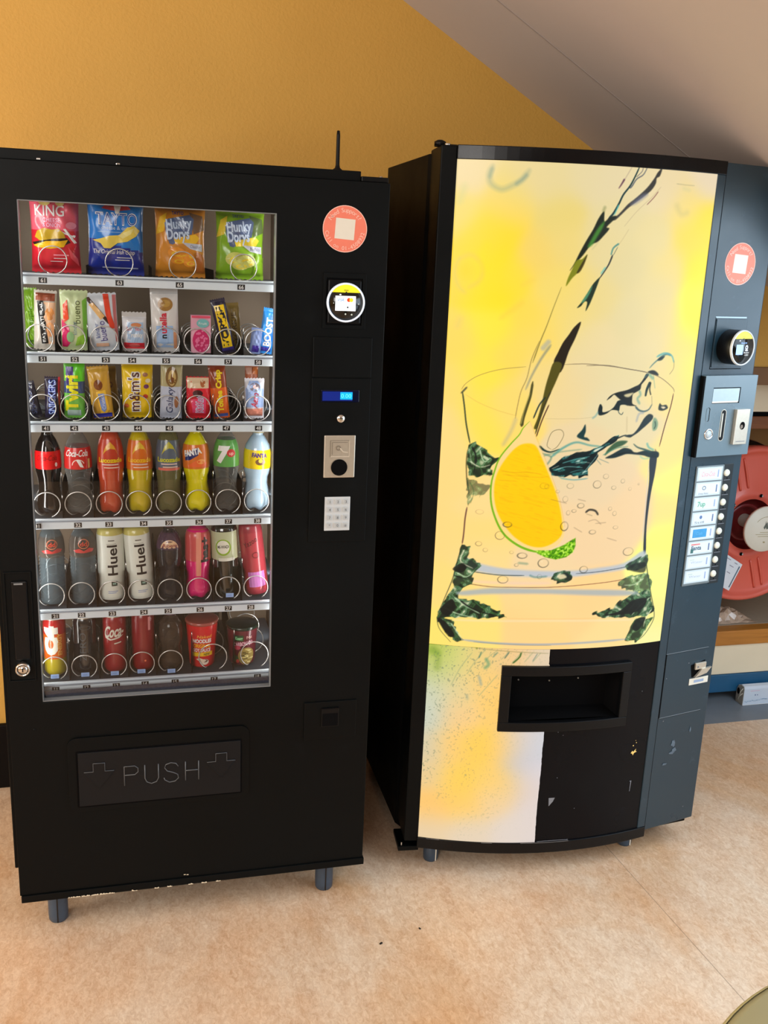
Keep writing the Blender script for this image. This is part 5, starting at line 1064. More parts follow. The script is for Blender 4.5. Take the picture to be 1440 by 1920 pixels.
def p_nd(b, mp):
    b.text('Naked', 0.004, 0.086, 0.012, pk(246, 200, 60), mp, width=0.034, slant=0.2); b.text('NOODLES', -0.002, 0.074, 0.014, WHITE, mp, width=0.046, bold=0.04); b.text('ORIGINAL', -0.002, 0.061, 0.014, pk(250, 180, 30), mp, width=0.044, bold=0.04)
    b.text('SOY SAUCE', -0.002, 0.049, 0.013, WHITE, mp, width=0.044, bold=0.03); b.rect(-0.028, 0.032, 0.026, 0.043, pk(244, 196, 20), mp, 8, 1, 0.03); b.text('NEW', 0.010, 0.0375, 0.009, pk(90, 90, 20), mp, width=0.016, bold=0.03)
    b.disc(0.004, 0.016, 0.012, 0.008, pk(240, 226, 210), mp, 18, 1); b.disc(0.004, 0.019, 0.009, 0.004, pk(90, 40, 30), mp, 16, 1); b.poly([(-0.018, 0.024), (-0.008, 0.028), (0.010, 0.020), (0.000, 0.014)], pk(236, 214, 190), mp)
cup(0.452, 0.0310, 0.0395, 0.122, pk(222, 34, 40), mat('clear_lid_red_tint', (176, 90, 80), 0.2, coat=0.6, noise=0.15), 'red noodle cup with yellow and white lettering on the bottom tray', p_nd)
def p_kn(b, mp):
    b.rect(-0.022, 0.068, 0.000, 0.084, pk(8, 70, 40), mp, 6, 1); b.text('Knorr', -0.011, 0.076, 0.012, pk(150, 230, 170), mp, width=0.018, bold=0.04); b.text('Pot', 0.014, 0.078, 0.012, pk(236, 190, 180), mp, width=0.014, rot=0.1)
    b.text('CARBONARA', 0.000, 0.061, 0.014, pk(226, 170, 190), mp, rot=0.12, width=0.050, bold=0.05); b.disc(-0.016, 0.050, 0.009, 0.006, pk(190, 60, 90), mp, 16, 1)
    b.disc(0.008, 0.026, 0.022, 0.024, pk(150, 130, 70), mp, 26, 3); rg = random.Random(8)
    for k in range(26): a = rg.uniform(0, 6.28); q = rg.uniform(0, 0.85); b.disc(0.008+0.02*q*math.cos(a), 0.026+0.022*q*math.sin(a), 0.0045, 0.0022, rg.choice([pk(206, 190, 120), pk(90, 80, 40), pk(226, 210, 150)]), mp, 10, 1, inner=0.3)
    b.disc(-0.020, 0.020, 0.008, 0.010, pk(30, 70, 40), mp, 12, 1); b.disc(-0.014, 0.014, 0.004, 0.005, pk(170, 50, 40), mp, 10, 1)
cup(0.553, 0.0320, 0.0390, 0.104, pk(96, 30, 44), mat('dark_green_lid', (10, 40, 32), 0.25, coat=0.6, noise=0.2), 'dark noodle cup with green lid and pasta picture on the bottom tray', p_kn)
# ---------------------------------------------------------------- the bow-fronted drinks machine, built in its own frame
TH = -0.1010; CHORD = 0.6729; SAG = 0.0536; WA = 0.3155
drinks = thing('drinks_machine', 'bow-fronted drinks machine with lit lemon water glass picture and dark side wing', 'vending machine', (1.0512, 0.0941, 0), (0, 0, TH))
def arc(s, z, off=0.0):
    t = s/CHORD; y = -4*SAG*t*(1-t); dy = -4*SAG*(1-2*t)/CHORD; L = math.hypot(1, dy)
    if s < 0: y = 0.0; dy = 0.0; L = 1.0
    return (s+off*dy/L, y-off/L, z)
AMP = lambda x, z, off: arc(x, z, off)
def arc_sheet(b, xs, zs, off, m, skip=None, thick=0.0):
    vs = [arc(x, z, off) for z in zs for x in xs]; n = len(xs); fs = []
    for j in range(len(zs)-1):
        for i in range(n-1):
            if skip and skip((xs[i]+xs[i+1])/2, (zs[j]+zs[j+1])/2): continue
            fs.append((j*n+i, j*n+i+1, (j+1)*n+i+1, (j+1)*n+i))
    b.add(vs, fs, m, True)
def arc_block(b, x0, x1, z0, z1, o0, o1, m, n=24):
    """solid following the bow between two offsets"""
    vs = []
    for i in range(n+1):
        x = x0+(x1-x0)*i/n
        vs += [arc(x, z0, o1), arc(x, z1, o1), arc(x, z1, o0), arc(x, z0, o0)]
    fs = []
    for i in range(n):
        a = 4*i; fs += [(a, a+1, a+5, a+4), (a+1, a+2, a+6, a+5), (a+2, a+3, a+7, a+6), (a+3, a, a+4, a+7)]
    fs += [(0, 3, 2, 1), (4*n, 4*n+1, 4*n+2, 4*n+3)]
    b.add(vs, fs, m)
def wing(a, z, off=0.0):
    c, s = math.cos(WA), math.sin(WA); return (CHORD+a*c+off*s, a*s-off*c, z)
WMP = lambda x, z, off: wing(x, z, off)
WTF = lambda p: Vector(wing(p.x, p.z, -p.y))     # local (a, depth, z)
DT, DB = 1.907, 0.099
# cabinet body behind the door
b = MB(); b.prism([(-0.048, 0.13), (-0.085, 0.555), (0.80, 0.585), (0.836, 0.070), (0.66, 0.030), (0.0, 0.045)], 0.062, 1.928, BLACK_SIDE); cb = b.build('cabinet', drinks, bevel=0.003)
# door: side return, left post, top and bottom members, right stile
b = MB(); b.prism([(-0.042, 0.002), (-0.042, 0.127), (-0.005, 0.127), (-0.003, 0.0)], 0.085, 1.937, BLACK)
b.build('door_hinge_post', drinks, bevel=0.003)
b = MB(); arc_block(b, -0.004, CHORD-0.001, DT, 1.939, -0.030, 0.004, BLACK_GLOSS); arc_block(b, -0.006, CHORD-0.001, 0.066, DB, -0.030, 0.005, BLACK_GLOSS)
arc_block(b, 0.6455, CHORD-0.002, DB, DT, -0.030, 0.003, WINGM, 6)
for x0, x1 in ((0.02, 0.055), (0.17, 0.20), (0.28, 0.42)): b.rect(x0, 0.0985, x1, 0.1005, mat('worn_edge_paint', (96, 98, 100), 0.5, noise=0.3), lambda x, z, off: arc(x, z, 0.005+off), 6, 1)
b.build('door_frame', drinks, bevel=0.0016)
b = MB(); b.lathe([(0.0, 1.937), (0.014, 1.937), (0.014, 1.946), (0.006, 1.950), (0, 1.950)], DARKPL, 16, ctr=(-0.040, 0.03, 0)); b.lathe([(0.0, 1.936), (0.007, 1.936), (0.007, 1.941), (0, 1.942)], CHROME, 12, ctr=(-0.026, 0.010, 0))
b.bbox_bev(-0.050, 0.02, 1.936, 0.10, 0.05, 1.941, DARKPL, 0.001); b.build('hinge_pin', drinks)
b = MB(); b.bbox_bev(-0.058, 0.00, 0.055, 0.0, 0.09, 0.069, BLACK, 0.002); b.bbox_bev(-0.050, 0.004, 0.069, -0.047, 0.008, 0.080, CHROME, 0.001); b.build('hinge_plate', drinks)

# ---- artwork: painted into a colour attribute on a fine grid
def catmull(p, closed, n=6):
    p = np.array(p, float); N = len(p); out = []
    for i in range(N if closed else N-1):
        if closed: a, b_, c, d = p[i-1], p[i], p[(i+1) % N], p[(i+2) % N]
        else: a, b_, c, d = p[max(i-1, 0)], p[i], p[i+1], p[min(i+2, N-1)]
        for t in np.arange(n)/n: out.append(0.5*((2*b_)+(c-a)*t+(2*a-5*b_+4*c-d)*t*t+(3*b_-a-3*c+d)*t**3))
    if not closed: out.append(p[-1])
    return np.array(out)
def vnoise(X, Z, sx, sz, rot, seed):
    r = np.random.RandomState(seed); T = r.rand(256, 256); c, s = math.cos(rot), math.sin(rot)
    U = (X*c+Z*s)/sx; V = (-X*s+Z*c)/sz; iu = np.floor(U).astype(int); iv = np.floor(V).astype(int); fu = U-iu; fv = V-iv
    fu = fu*fu*(3-2*fu); fv = fv*fv*(3-2*fv); g = lambda a, b_: T[a % 256, b_ % 256]
    return (g(iu, iv)*(1-fu)+g(iu+1, iv)*fu)*(1-fv)+(g(iu, iv+1)*(1-fu)+g(iu+1, iv+1)*fu)*fv
class Art:
    def __init__(s, xs, zs, glow, sigma=30.0):
        s.xs, s.zs = xs, zs; X, Z = np.meshgrid(xs, zs); s.X, s.Z = X, Z; s.C = np.zeros(X.shape+(3,), np.float32); wt = np.full(X.shape, 1e-12)
        for x, z, r, g, b_ in glow:
            d = (X-x)**2+(Z-z)**2; w = np.exp(-d/(2*sigma**2))+1e-4/(1+d/400)**2; wt += w
            s.C += (w[..., None]*np.array([r, g, b_])).astype(np.float32)
        s.C /= wt[..., None]
    def box(s, P, pad):
        i0, i1 = np.searchsorted(s.xs, [P[:, 0].min()-pad, P[:, 0].max()+pad]); j0, j1 = np.searchsorted(s.zs, [P[:, 1].min()-pad, P[:, 1].max()+pad])
        return slice(j0, j1), slice(i0, i1)
    def segd(s, P, sl, w=None):
        X = s.X[sl]; Z = s.Z[sl]; D = np.full(X.shape, 1e9); Wd = np.zeros(X.shape)
        for k in range(len(P)-1):
            a, b_ = P[k], P[k+1]; d = b_-a; L = d@d+1e-9; t = np.clip(((X-a[0])*d[0]+(Z-a[1])*d[1])/L, 0, 1)
            q = np.hypot(X-a[0]-t*d[0], Z-a[1]-t*d[1])
            if w is not None:
                q = q-(w[k]+(w[k+1]-w[k])*t)/2
            D = np.minimum(D, q)
        return D
    def blend(s, sl, al, col): s.C[sl] = s.C[sl]*(1-al[..., None])+np.asarray(col, np.float32)*al[..., None]
    def tex(s, sl, col, k):
        X, Z = s.X[sl], s.Z[sl]; base = np.ones(X.shape+(3,), np.float32)*np.array(col); al = np.ones(X.shape)
        def ramp(n, stops):
            out = np.zeros(n.shape+(3,))
            for c in range(3): out[..., c] = np.interp(n, [q[0] for q in stops], [q[1][c] for q in stops])
            return out
        if k == 1:
            n = 0.5*vnoise(X, Z, 40, 7, 0.5, 1)+0.5*vnoise(X, Z, 16, 5, 0.2, 2); base = ramp(n, [(0.0, (3, 12, 16)), (0.55, (8, 34, 38)), (0.64, (40, 120, 115)), (0.70, (20, 60, 62)), (0.8, (170, 205, 190)), (0.9, (225, 220, 190))])
        elif k == 2:
            n = 0.55*vnoise(X, Z, 30, 8, 0.9, 3)+0.45*vnoise(X+0.4*Z, Z, 18, 9, -0.7, 4); base = ramp(n, [(0.0, (6, 16, 14)), (0.42, (14, 30, 20)), (0.50, (50, 96, 50)), (0.56, (22, 44, 28)), (0.64, (120, 168, 120)), (0.70, (50, 96, 60)), (0.82, (222, 228, 190))])
            base = base*0.8+0.2*np.array(col)
        elif k == 3:
            n = vnoise(X, Z, 20, 2.2, -0.25, 5); base = base*(1-0.05*np.clip((n-0.62)*4, 0, 1)[..., None]); g = np.clip((s.Z[sl]-860)/300, 0, 1)[..., None]; base = base+g*np.array([0, 6, 4])
        elif k == 4:
            n = 0.6*vnoise(X, Z, 5, 4, 0.5, 6)+0.4*vnoise(X, Z, 2.6, 2.6, 0, 7); base = ramp(n, [(0, (30, 84, 4)), (0.4, (80, 150, 10)), (0.6, (140, 205, 30)), (0.8, (206, 240, 110))])
        return base, al
    def run(s, marks):
        for m in marks:
            if m[0] == 'F':
                P = np.array(m[1], float).reshape(-1, 2); soft = m[4]
                if m[6]: P = catmull(P, True, 4)
                sl = s.box(P, soft*2+2); X, Z = s.X[sl], s.Z[sl]
                if X.size == 0: continue
                Q = np.vstack([P, P[:1]]); ins = np.zeros(X.shape, bool)
                for k in range(len(P)):
                    (x0, z0), (x1, z1) = Q[k], Q[k+1]
                    if z0 == z1: continue
                    ins ^= ((Z >= min(z0, z1)) & (Z < max(z0, z1)) & (X < x0+(Z-z0)*(x1-x0)/(z1-z0)))
                D = s.segd(Q, sl); D = np.where(ins, -D, D)
                if m[5] in (1, 2): D = D+(vnoise(X, Z, 30, 7, 0.8, 31)-0.5)*9; soft = 1.3
                al = np.clip(0.5-D/(2*soft), 0, 1)*m[3]; base, _ = s.tex(sl, m[2], m[5]); s.blend(sl, al, base)
            elif m[0] == 'S':
                P = catmull(np.array(m[1], float).reshape(-1, 2), False, 6); w0, w1, col, a, soft = m[2:]
                n = len(P); t = np.linspace(0, 1, n); k_ = 0.62 if w0 < 3.2 and w1 < 3.2 else 0.85; w0 *= k_; w1 *= k_; soft = soft*0.8
                if abs(w1-w0) < 1e-6: W_ = w0*np.clip(np.minimum(t, 1-t)*8+0.35, 0, 1)
                else: W_ = (w0+(w1-w0)*t)*np.clip(np.minimum(t, 1-t)*8+0.35, 0, 1)
                sl = s.box(P, max(w0, w1)/2+soft*2+2)
                if s.X[sl].size == 0: continue
                D = s.segd(P, sl, W_); al = np.clip(0.5-D/(2*soft), 0, 1)*a; s.blend(sl, al, col)
            else:
                (x, z), r, ry, w, col, a = m[1:]; P = np.array([[x-r, z-ry], [x+r, z+ry]], float); sl = s.box(P, 4); X, Z = s.X[sl], s.Z[sl]
                if X.size == 0: continue
                q = np.hypot((X-x)/r, (Z-z)/ry); an = np.arctan2(Z-z, X-x); D = np.abs(q-1)*min(r, ry)
                dark = 0.35+0.65*np.clip(0.5+0.5*np.cos(an+2.2), 0, 1)
                al = np.clip(1-D/(w*0.45+0.5), 0, 1)*a*dark; s.blend(sl, al, col)
                al = np.clip(1-np.hypot((X-x+r*0.3)/(r*0.3), (Z-z-ry*0.35)/(ry*0.25)), 0, 1)*0.4*a; s.blend(sl, al, (255, 244, 215))
def art_mesh(name, art, off, m, parent, keep=None, edge=None):
    """grid mesh carrying the print as a colour attribute"""
    nx, nz = len(art.xs), len(art.zs); X = art.X/1000.0; Z = art.Z/1000.0; s_ = X
    if edge is not None: s_ = np.minimum(X, edge(art.Z)[..., None][..., 0]/1000.0)
    t = s_/CHORD; y = -4*SAG*t*(1-t); dy = -4*SAG*(1-2*t)/CHORD; L = np.hypot(1, dy)
    neg = s_ < 0; y = np.where(neg, 0, y); dy = np.where(neg, 0, dy); L = np.where(neg, 1, L)
    V = np.stack([s_+off*dy/L, y-off/L, Z], -1).reshape(-1, 3)
    i, j = np.meshgrid(np.arange(nx-1), np.arange(nz-1)); q = (j*nx+i)
    if keep is not None:
        kx = (art.X[:-1, :-1]+art.X[1:, 1:])/2; kz = (art.Z[:-1, :-1]+art.Z[1:, 1:])/2; q = q[keep(kx, kz)]
    q = q.ravel(); F = np.stack([q, q+1, q+nx+1, q+nx], -1)
    me = bpy.data.meshes.new(name); me.vertices.add(len(V)); me.vertices.foreach_set('co', V.astype(np.float32).ravel())
    me.loops.add(F.size); me.loops.foreach_set('vertex_index', F.astype(np.int32).ravel()); me.polygons.add(len(F))
    me.polygons.foreach_set('loop_start', np.arange(0, F.size, 4, dtype=np.int32)); me.polygons.foreach_set('loop_total', np.full(len(F), 4, np.int32))
    me.polygons.foreach_set('use_smooth', np.ones(len(F), bool)); me.update(calc_edges=True)
    C = np.clip(art.C/255.0, 0, 1); C = np.where(C <= 0.04045, C/12.92, ((C+0.055)/1.055)**2.4)
    A = np.ones((nx*nz, 4), np.float32); A[:, :3] = C.reshape(-1, 3); at = me.color_attributes.new('print', 'FLOAT_COLOR', 'POINT'); at.data.foreach_set('color', A.ravel())
    me.materials.append(m); me.validate(); o = bpy.data.objects.new(name, me); COL.objects.link(o); o.parent = parent; return o
def print_material(name, strength, rough):
    m = bpy.data.materials.new(name); m.use_nodes = True; nt = m.node_tree; b_ = nt.nodes['Principled BSDF']
    a = nt.nodes.new('ShaderNodeVertexColor'); a.layer_name = 'print'
    mu = nt.nodes.new('ShaderNodeMix'); mu.data_type = 'RGBA'; mu.blend_type = 'MULTIPLY'; mu.inputs[0].default_value = 1; mu.inputs[7].default_value = (0.10, 0.10, 0.10, 1)
    nt.links.new(a.outputs[0], mu.inputs[6]); nt.links.new(mu.outputs[2], b_.inputs['Base Color'])
    nt.links.new(a.outputs[0], b_.inputs['Emission Color']); b_.inputs['Emission Strength'].default_value = strength; b_.inputs['Roughness'].default_value = rough; b_.inputs['Specular IOR Level'].default_value = 0.3
    return m
xs = np.arange(-3.0, 646.6, 1.3); zs = np.linspace(685, 1907, 930)
up_art = Art(xs, zs, ART_GLOW); up_art.run(ART_MARKS)
art_mesh('backlit_picture', up_art, 0.0012, print_material('backlit_picture_print', 0.97, 0.35), drinks)
b = MB(); arc_sheet(b, list(np.linspace(-0.003, 0.6465, 40)), [DB, 0.442, 0.640, 0.685, DT], -0.004, BLACK_GLOSS, lambda x, z: 0.2 < x < 0.545 and 0.442 < z < 0.640)
b.build('front_panel', drinks)
TR = [0.189, 0.557, 0.4465, 0.6375]; HO = [0.2165, 0.5315, 0.474, 0.6105]
ll = Art(np.arange(-3.0, 332.0, 1.4), np.linspace(99, 684.5, 420), FLYER_GLOW, 36.0)
# faint grey speckle of the worn print
sp = vnoise(ll.X, ll.Z, 3.2, 4.0, 0.3, 11); dens = np.clip((vnoise(ll.X, ll.Z, 60, 60, 0, 12)*0.6+(ll.Z-240)/560), 0, 1)*np.clip(1.2-ll.X/260, 0.15, 1)
ll.blend((slice(None), slice(None)), np.clip((sp-0.74)*6, 0, 1)*dens*0.8, (120, 134, 108))
ll.run(FLYER_MARKS)
rgE = np.random.RandomState(5); ez = np.linspace(90, 700, 160); ex = 318+0.8*np.cumsum(rgE.randn(160))*0.35; ex = ex-(ez-400)*0.012+np.where(ez > 640, -2, 0)
art_mesh('torn_lower_picture', ll, 0.0008, print_material('torn_lower_print', 0.93, 0.45), drinks, keep=lambda x, z: ~((x > 195) & (x < 560) & (z > 452) & (z < 632)), edge=lambda Z: np.interp(Z, ez, ex))
# black foil covering the right of the lower panel, with scratches
FO = scuffed('black_foil', (7, 8, 13), 0.22, (30, 34, 46), 5, 0.35, 0.14)
b = MB(); arc_sheet(b, list(np.linspace(0.300, 0.6465, 30)), list(np.linspace(DB, 0.685, 24)), 0.0004, FO, lambda x, z: x < 0.545 and 0.452 < z < 0.635)
GOLD = mat('gold_fleck', (240, 206, 120), 0.4, noise=0.1); GREYF = mat('pale_scratch', (120, 124, 132), 0.5, noise=0.2); mpf = lambda x, z, off: arc(x, z, 0.0006+off)
b.poly([(0.592, 0.350), (0.597, 0.357), (0.600, 0.353), (0.609, 0.362), (0.607, 0.355), (0.612, 0.352), (0.603, 0.349), (0.600, 0.342), (0.597, 0.348)], GOLD, mpf, 0)
for x, z, r in ((0.598, 0.373, 0.002), (0.607, 0.381, 0.0015), (0.604, 0.388, 0.001)): b.disc(x, z, r, r, GOLD, mpf, 8, 1)
b.poly([(0.351, 0.238), (0.369, 0.238), (0.364, 0.226), (0.353, 0.212)], GREYF, mpf, 0); b.poly([(0.598, 0.262), (0.605, 0.262), (0.603, 0.228), (0.6015, 0.228), (0.602, 0.258)], GREYF, mpf, 0)
for x, z in ((0.37, 0.30), (0.36, 0.44), (0.375, 0.43), (0.605, 0.54), (0.43, 0.2)): b.disc(x, z, 0.0012, 0.0012, GREYF, mpf, 8, 1)
b.poly([(-0.004+0.33, 0.102), (0.36, 0.1035), (0.42, 0.1025), (0.42, 0.1005), (0.33, 0.1005)], GREYF, mpf, 0)
b.build('black_foil', drinks)
# collection tray surround and the hollow behind it
b = MB()
arc_block(b, TR[0], TR[1], HO[3], TR[3], -0.006, 0.011, DARKPL, 16); arc_block(b, TR[0], TR[1], TR[2], HO[2], -0.006, 0.011, DARKPL, 16)
arc_block(b, TR[0], HO[0], HO[2], HO[3], -0.006, 0.011, DARKPL, 3); arc_block(b, HO[1], TR[1], HO[2], HO[3], -0.006, 0.011, DARKPL, 3)
tr = b.build('collection_tray', drinks, bevel=0.002)
b = MB(); 
def hollow(x0, x1, z0, z1, d):
    a = arc(x0, z0, -0.004); c = arc(x1, z0, -0.004); y1 = d
    v = [(a[0], a[1], z0), (c[0], c[1], z0), (c[0], c[1], z1), (a[0], a[1], z1), (a[0]+0.02, y1, z0+0.01), (c[0]-0.02, y1, z0+0.01), (c[0]-0.02, y1, z1+0.01), (a[0]+0.02, y1, z1+0.01)]
    b.add(v, [(0, 1, 5, 4), (1, 2, 6, 5), (2, 3, 7, 6), (3, 0, 4, 7), (4, 5, 6, 7)], VOID)
hollow(HO[0]-0.004, HO[1]+0.004, HO[2]-0.002, HO[3]+0.002, 0.022)
b.build('tray_cavity', tr)
b = MB()
for x, z in ((0.258, 0.566), (0.347, 0.561), (0.430, 0.567)): b.lathe([(0, -0.003), (0.002, -0.002), (0.0025, 0.0)], STEEL, 10, ctr=(x, 0.017, z), axis='y')
b.build('rivet', tr)
# ---- side wing with the controls
b = MB(); wp = [wing(0.0, 0, 0), wing(0.186, 0, 0), (wing(0.186, 0)[0]+0.004, 0.09), (0.80, 0.12), (CHORD-0.01, 0.06), (CHORD-0.002, 0.01)]
b.prism([(p[0], p[1]) for p in wp], 0.083, 1.937, WINGM); b.build('wing_panel', drinks, bevel=0.0025)
b = MB(); b.add([wing(-0.0035, 0.083, -0.001), wing(0.0005, 0.083, 0.0008), wing(0.0005, 1.93, 0.0008), wing(-0.0035, 1.93, -0.001)], [(0, 1, 2, 3)], VOID)
for z in (0.6385, 0.4425):
    b.rect(0.002, z-0.0006, 0.160, z+0.0012, mat('seam_highlight', (120, 132, 142), 0.35, noise=0.2), WMP, 8, 1); b.rect(0.002, z-0.0016, 0.160, z-0.0006, VOID, WMP, 8, 1)
b.rect(0.001, 0.4425, 0.0045, 0.6385, VOID, WMP, 1, 2)
CHK = mat('chalky_scuff', (88, 104, 118), 0.6, noise=0.5, nscale=140); rgS = random.Random(9)
for cx, cz, w_, h_ in ((0.070, 0.352, 0.010, 0.016), (0.076, 0.330, 0.012, 0.010), (0.068, 0.322, 0.014, 0.006), (0.130, 0.385, 0.004, 0.010), (0.045, 0.290, 0.012, 0.005)):
    pts = [(cx+w_*math.cos(2*PI*k/11)*rgS.uniform(0.5, 1), cz+h_*math.sin(2*PI*k/11)*rgS.uniform(0.5, 1)) for k in range(11)]; b.poly(pts, CHK, WMP, 0)
for x, z in ((0.09, 0.600), (0.012, 0.565), (0.142, 0.13), (0.02, 0.432)): b.disc(x, z, 0.0018, 0.0018, GREYF, WMP, 8, 1)
b.lay = 0.001; b.build('wing_seams', drinks)
st = sticker(WMP, 0.086, 1.6985, 0.0525, -0.05); st.build('round_sticker', drinks)
# payment terminal on a raised plate
b = MB()
for x0, z0, x1, z1, m in ((0.026, 1.563, 0.134, 1.5665, mat('pale_bevel', (150, 168, 180), 0.3, metal=0.3, noise=0.1)), (0.026, 1.433, 0.0275, 1.564, VOID), (0.026, 1.4315, 0.137, 1.4335, VOID)): b.rect(x0, z0, x1, z1, m, WMP, 4, 2)
b.lay = 0.001; b.bbox_bev(0.030, -0.002, 1.437, 0.137, 0.001, 1.560, WINGM, 0.0008, WTF)
tb = b.build('terminal_plate', drinks)
# angled round head: cylinder from the plate out to a tilted face
fc = Vector(wing(0.087, 1.491, 0.044)); ax = Vector((math.sin(TH*0-0.0)*0+0.0, -1.0, 0.0)); 
wn = Vector(wing(0, 0, 1))-Vector(wing(0, 0, 0)); ax = (wn+Vector((0.10, 0, 0.02))).normalized()
ux = Vector((0, 0, 1)).cross(ax); ux = -ux.normalized() if ux.x < 0 else ux.normalized(); uz = ax.cross(ux); uz = uz if uz.z > 0 else -uz
def HTF(p): return fc+ux*p.x+uz*p.z-ax*p.y
b = MB(); b.lathe([(0.0, 0.0), (0.043, 0.0), (0.0445, 0.004), (0.0445, 0.047), (0.0, 0.047)], mat('black_terminal_plastic', (5, 5, 7), 0.4, noise=0.2), 44, axis='y', tf=HTF)
b.build('terminal_head', tb)
b = MB(); b.lathe([(0.0415, -0.0005), (0.042, -0.0028), (0.0444, -0.0026), (0.0452, 0.0), (0.0452, 0.003)], mat('pale_ring_plastic', (214, 222, 226), 0.3, noise=0.03), 48, axis='y', tf=HTF); b.build('terminal_ring', tb)
b = MB(); b.lathe([(0.0, -0.0006), (0.0416, -0.0006), (0.0418, 0.0)], MATS['reader_glass'], 40, axis='y', tf=HTF); b.lay = 0.0001
terminal_face(b, lambda x, z, off: tuple(HTF(Vector((x, -0.0008-off, z)))), 0, 0, 0.0412, False); b.build('terminal_screen', tb)
# coin mechanism plate standing proud of the wing
b = MB(); b.bbox_bev(0.002, -0.017, 1.203, 0.187, 0.0, 1.417, WINGPLATE, 0.001, WTF); cm = b.build('coin_mechanism', drinks)
b = MB(); b.bbox_bev(-0.004, -0.0165, 1.2025, 0.0018, 0.004, 1.4155, VOID, 0.0005, WTF); b.build('coin_mechanism_side', cm)
PMP = lambda x, z, off: wing(x, z, 0.0171+off)
# shift plate artwork a little left to suit its proud face
b = MB(); b.lay = 0.0002; b.rect(0.033, 1.3445, 0.1295, 1.386, VOID, PMP, 1, 1); b.rect(0.033, 1.3475, 0.126, 1.3835, mat('pale_display_window', (178, 200, 214), 0.15, noise=0.08, nscale=60), PMP, 1, 1); b.rect(0.033, 1.346, 0.124, 1.350, OFFWHITE, PMP, 1, 1); b.build('price_window', cm)
def ptf(p): return Vector(wing(p.x, p.z, 0.0171-p.y))
b = MB(); n = 14; sl = []
def capsule(cx, cz, r, l, n=8): return [(cx+r*math.cos(PI*k/n), cz+l/2+r*math.sin(PI*k/n)) for k in range(n+1)]+[(cx+r*math.cos(PI+PI*k/n), cz-l/2+r*math.sin(PI+PI*k/n)) for k in range(n+1)]
for r, l, m, d in ((0.0095, 0.066, STEEL, 0), (0.0078, 0.066, DARKPL, 0)): b.poly(capsule(0.080, 1.286, r, l), m, PMP, 0)
b.poly(capsule(0.077, 1.286, 0.0022, 0.060), STEEL, PMP, 0); b.build('coin_slot', cm)
b = MB(); b.poly(capsule(0.0245, 1.316, 0.0055, 0.026), VOID, PMP, 0); b.poly(capsule(0.0225, 1.316, 0.0048, 0.026), WINGPLATE, PMP, 0); b.build('return_lever', cm)
b = MB(); b.lathe([(0.0105, 0.0), (0.0125, -0.003), (0.0145, -0.002), (0.015, 0.0)], CHROME, 28, ctr=(0.035, 0, 1.264), axis='y', tf=ptf); b.lathe([(0, -0.0035), (0.009, -0.0035), (0.0098, 0.0)], mat('pale_button', (190, 204, 212), 0.3, noise=0.04), 24, ctr=(0.034, 0, 1.264), axis='y', tf=ptf); b.build('reject_button', cm)
b = MB(); b.bbox_bev(0.117, -0.011, 1.234, 0.164, 0.0, 1.328, STEEL, 0.0012, ptf); lb = b.build('lock_block', cm)
b = MB(); qp = lambda x, z, off: wing(x, z, 0.0171+0.0112+off); b.disc(0.1415, 1.2845, 0.0088, 0.0105, VOID, qp, 24, 1); b.disc(0.139, 1.282, 0.0045, 0.0055, CHROME, qp, 18, 1); b.rect(0.124, 1.2415, 0.157, 1.2430, GREYF, qp, 1, 1); b.build('key_hole', cm)
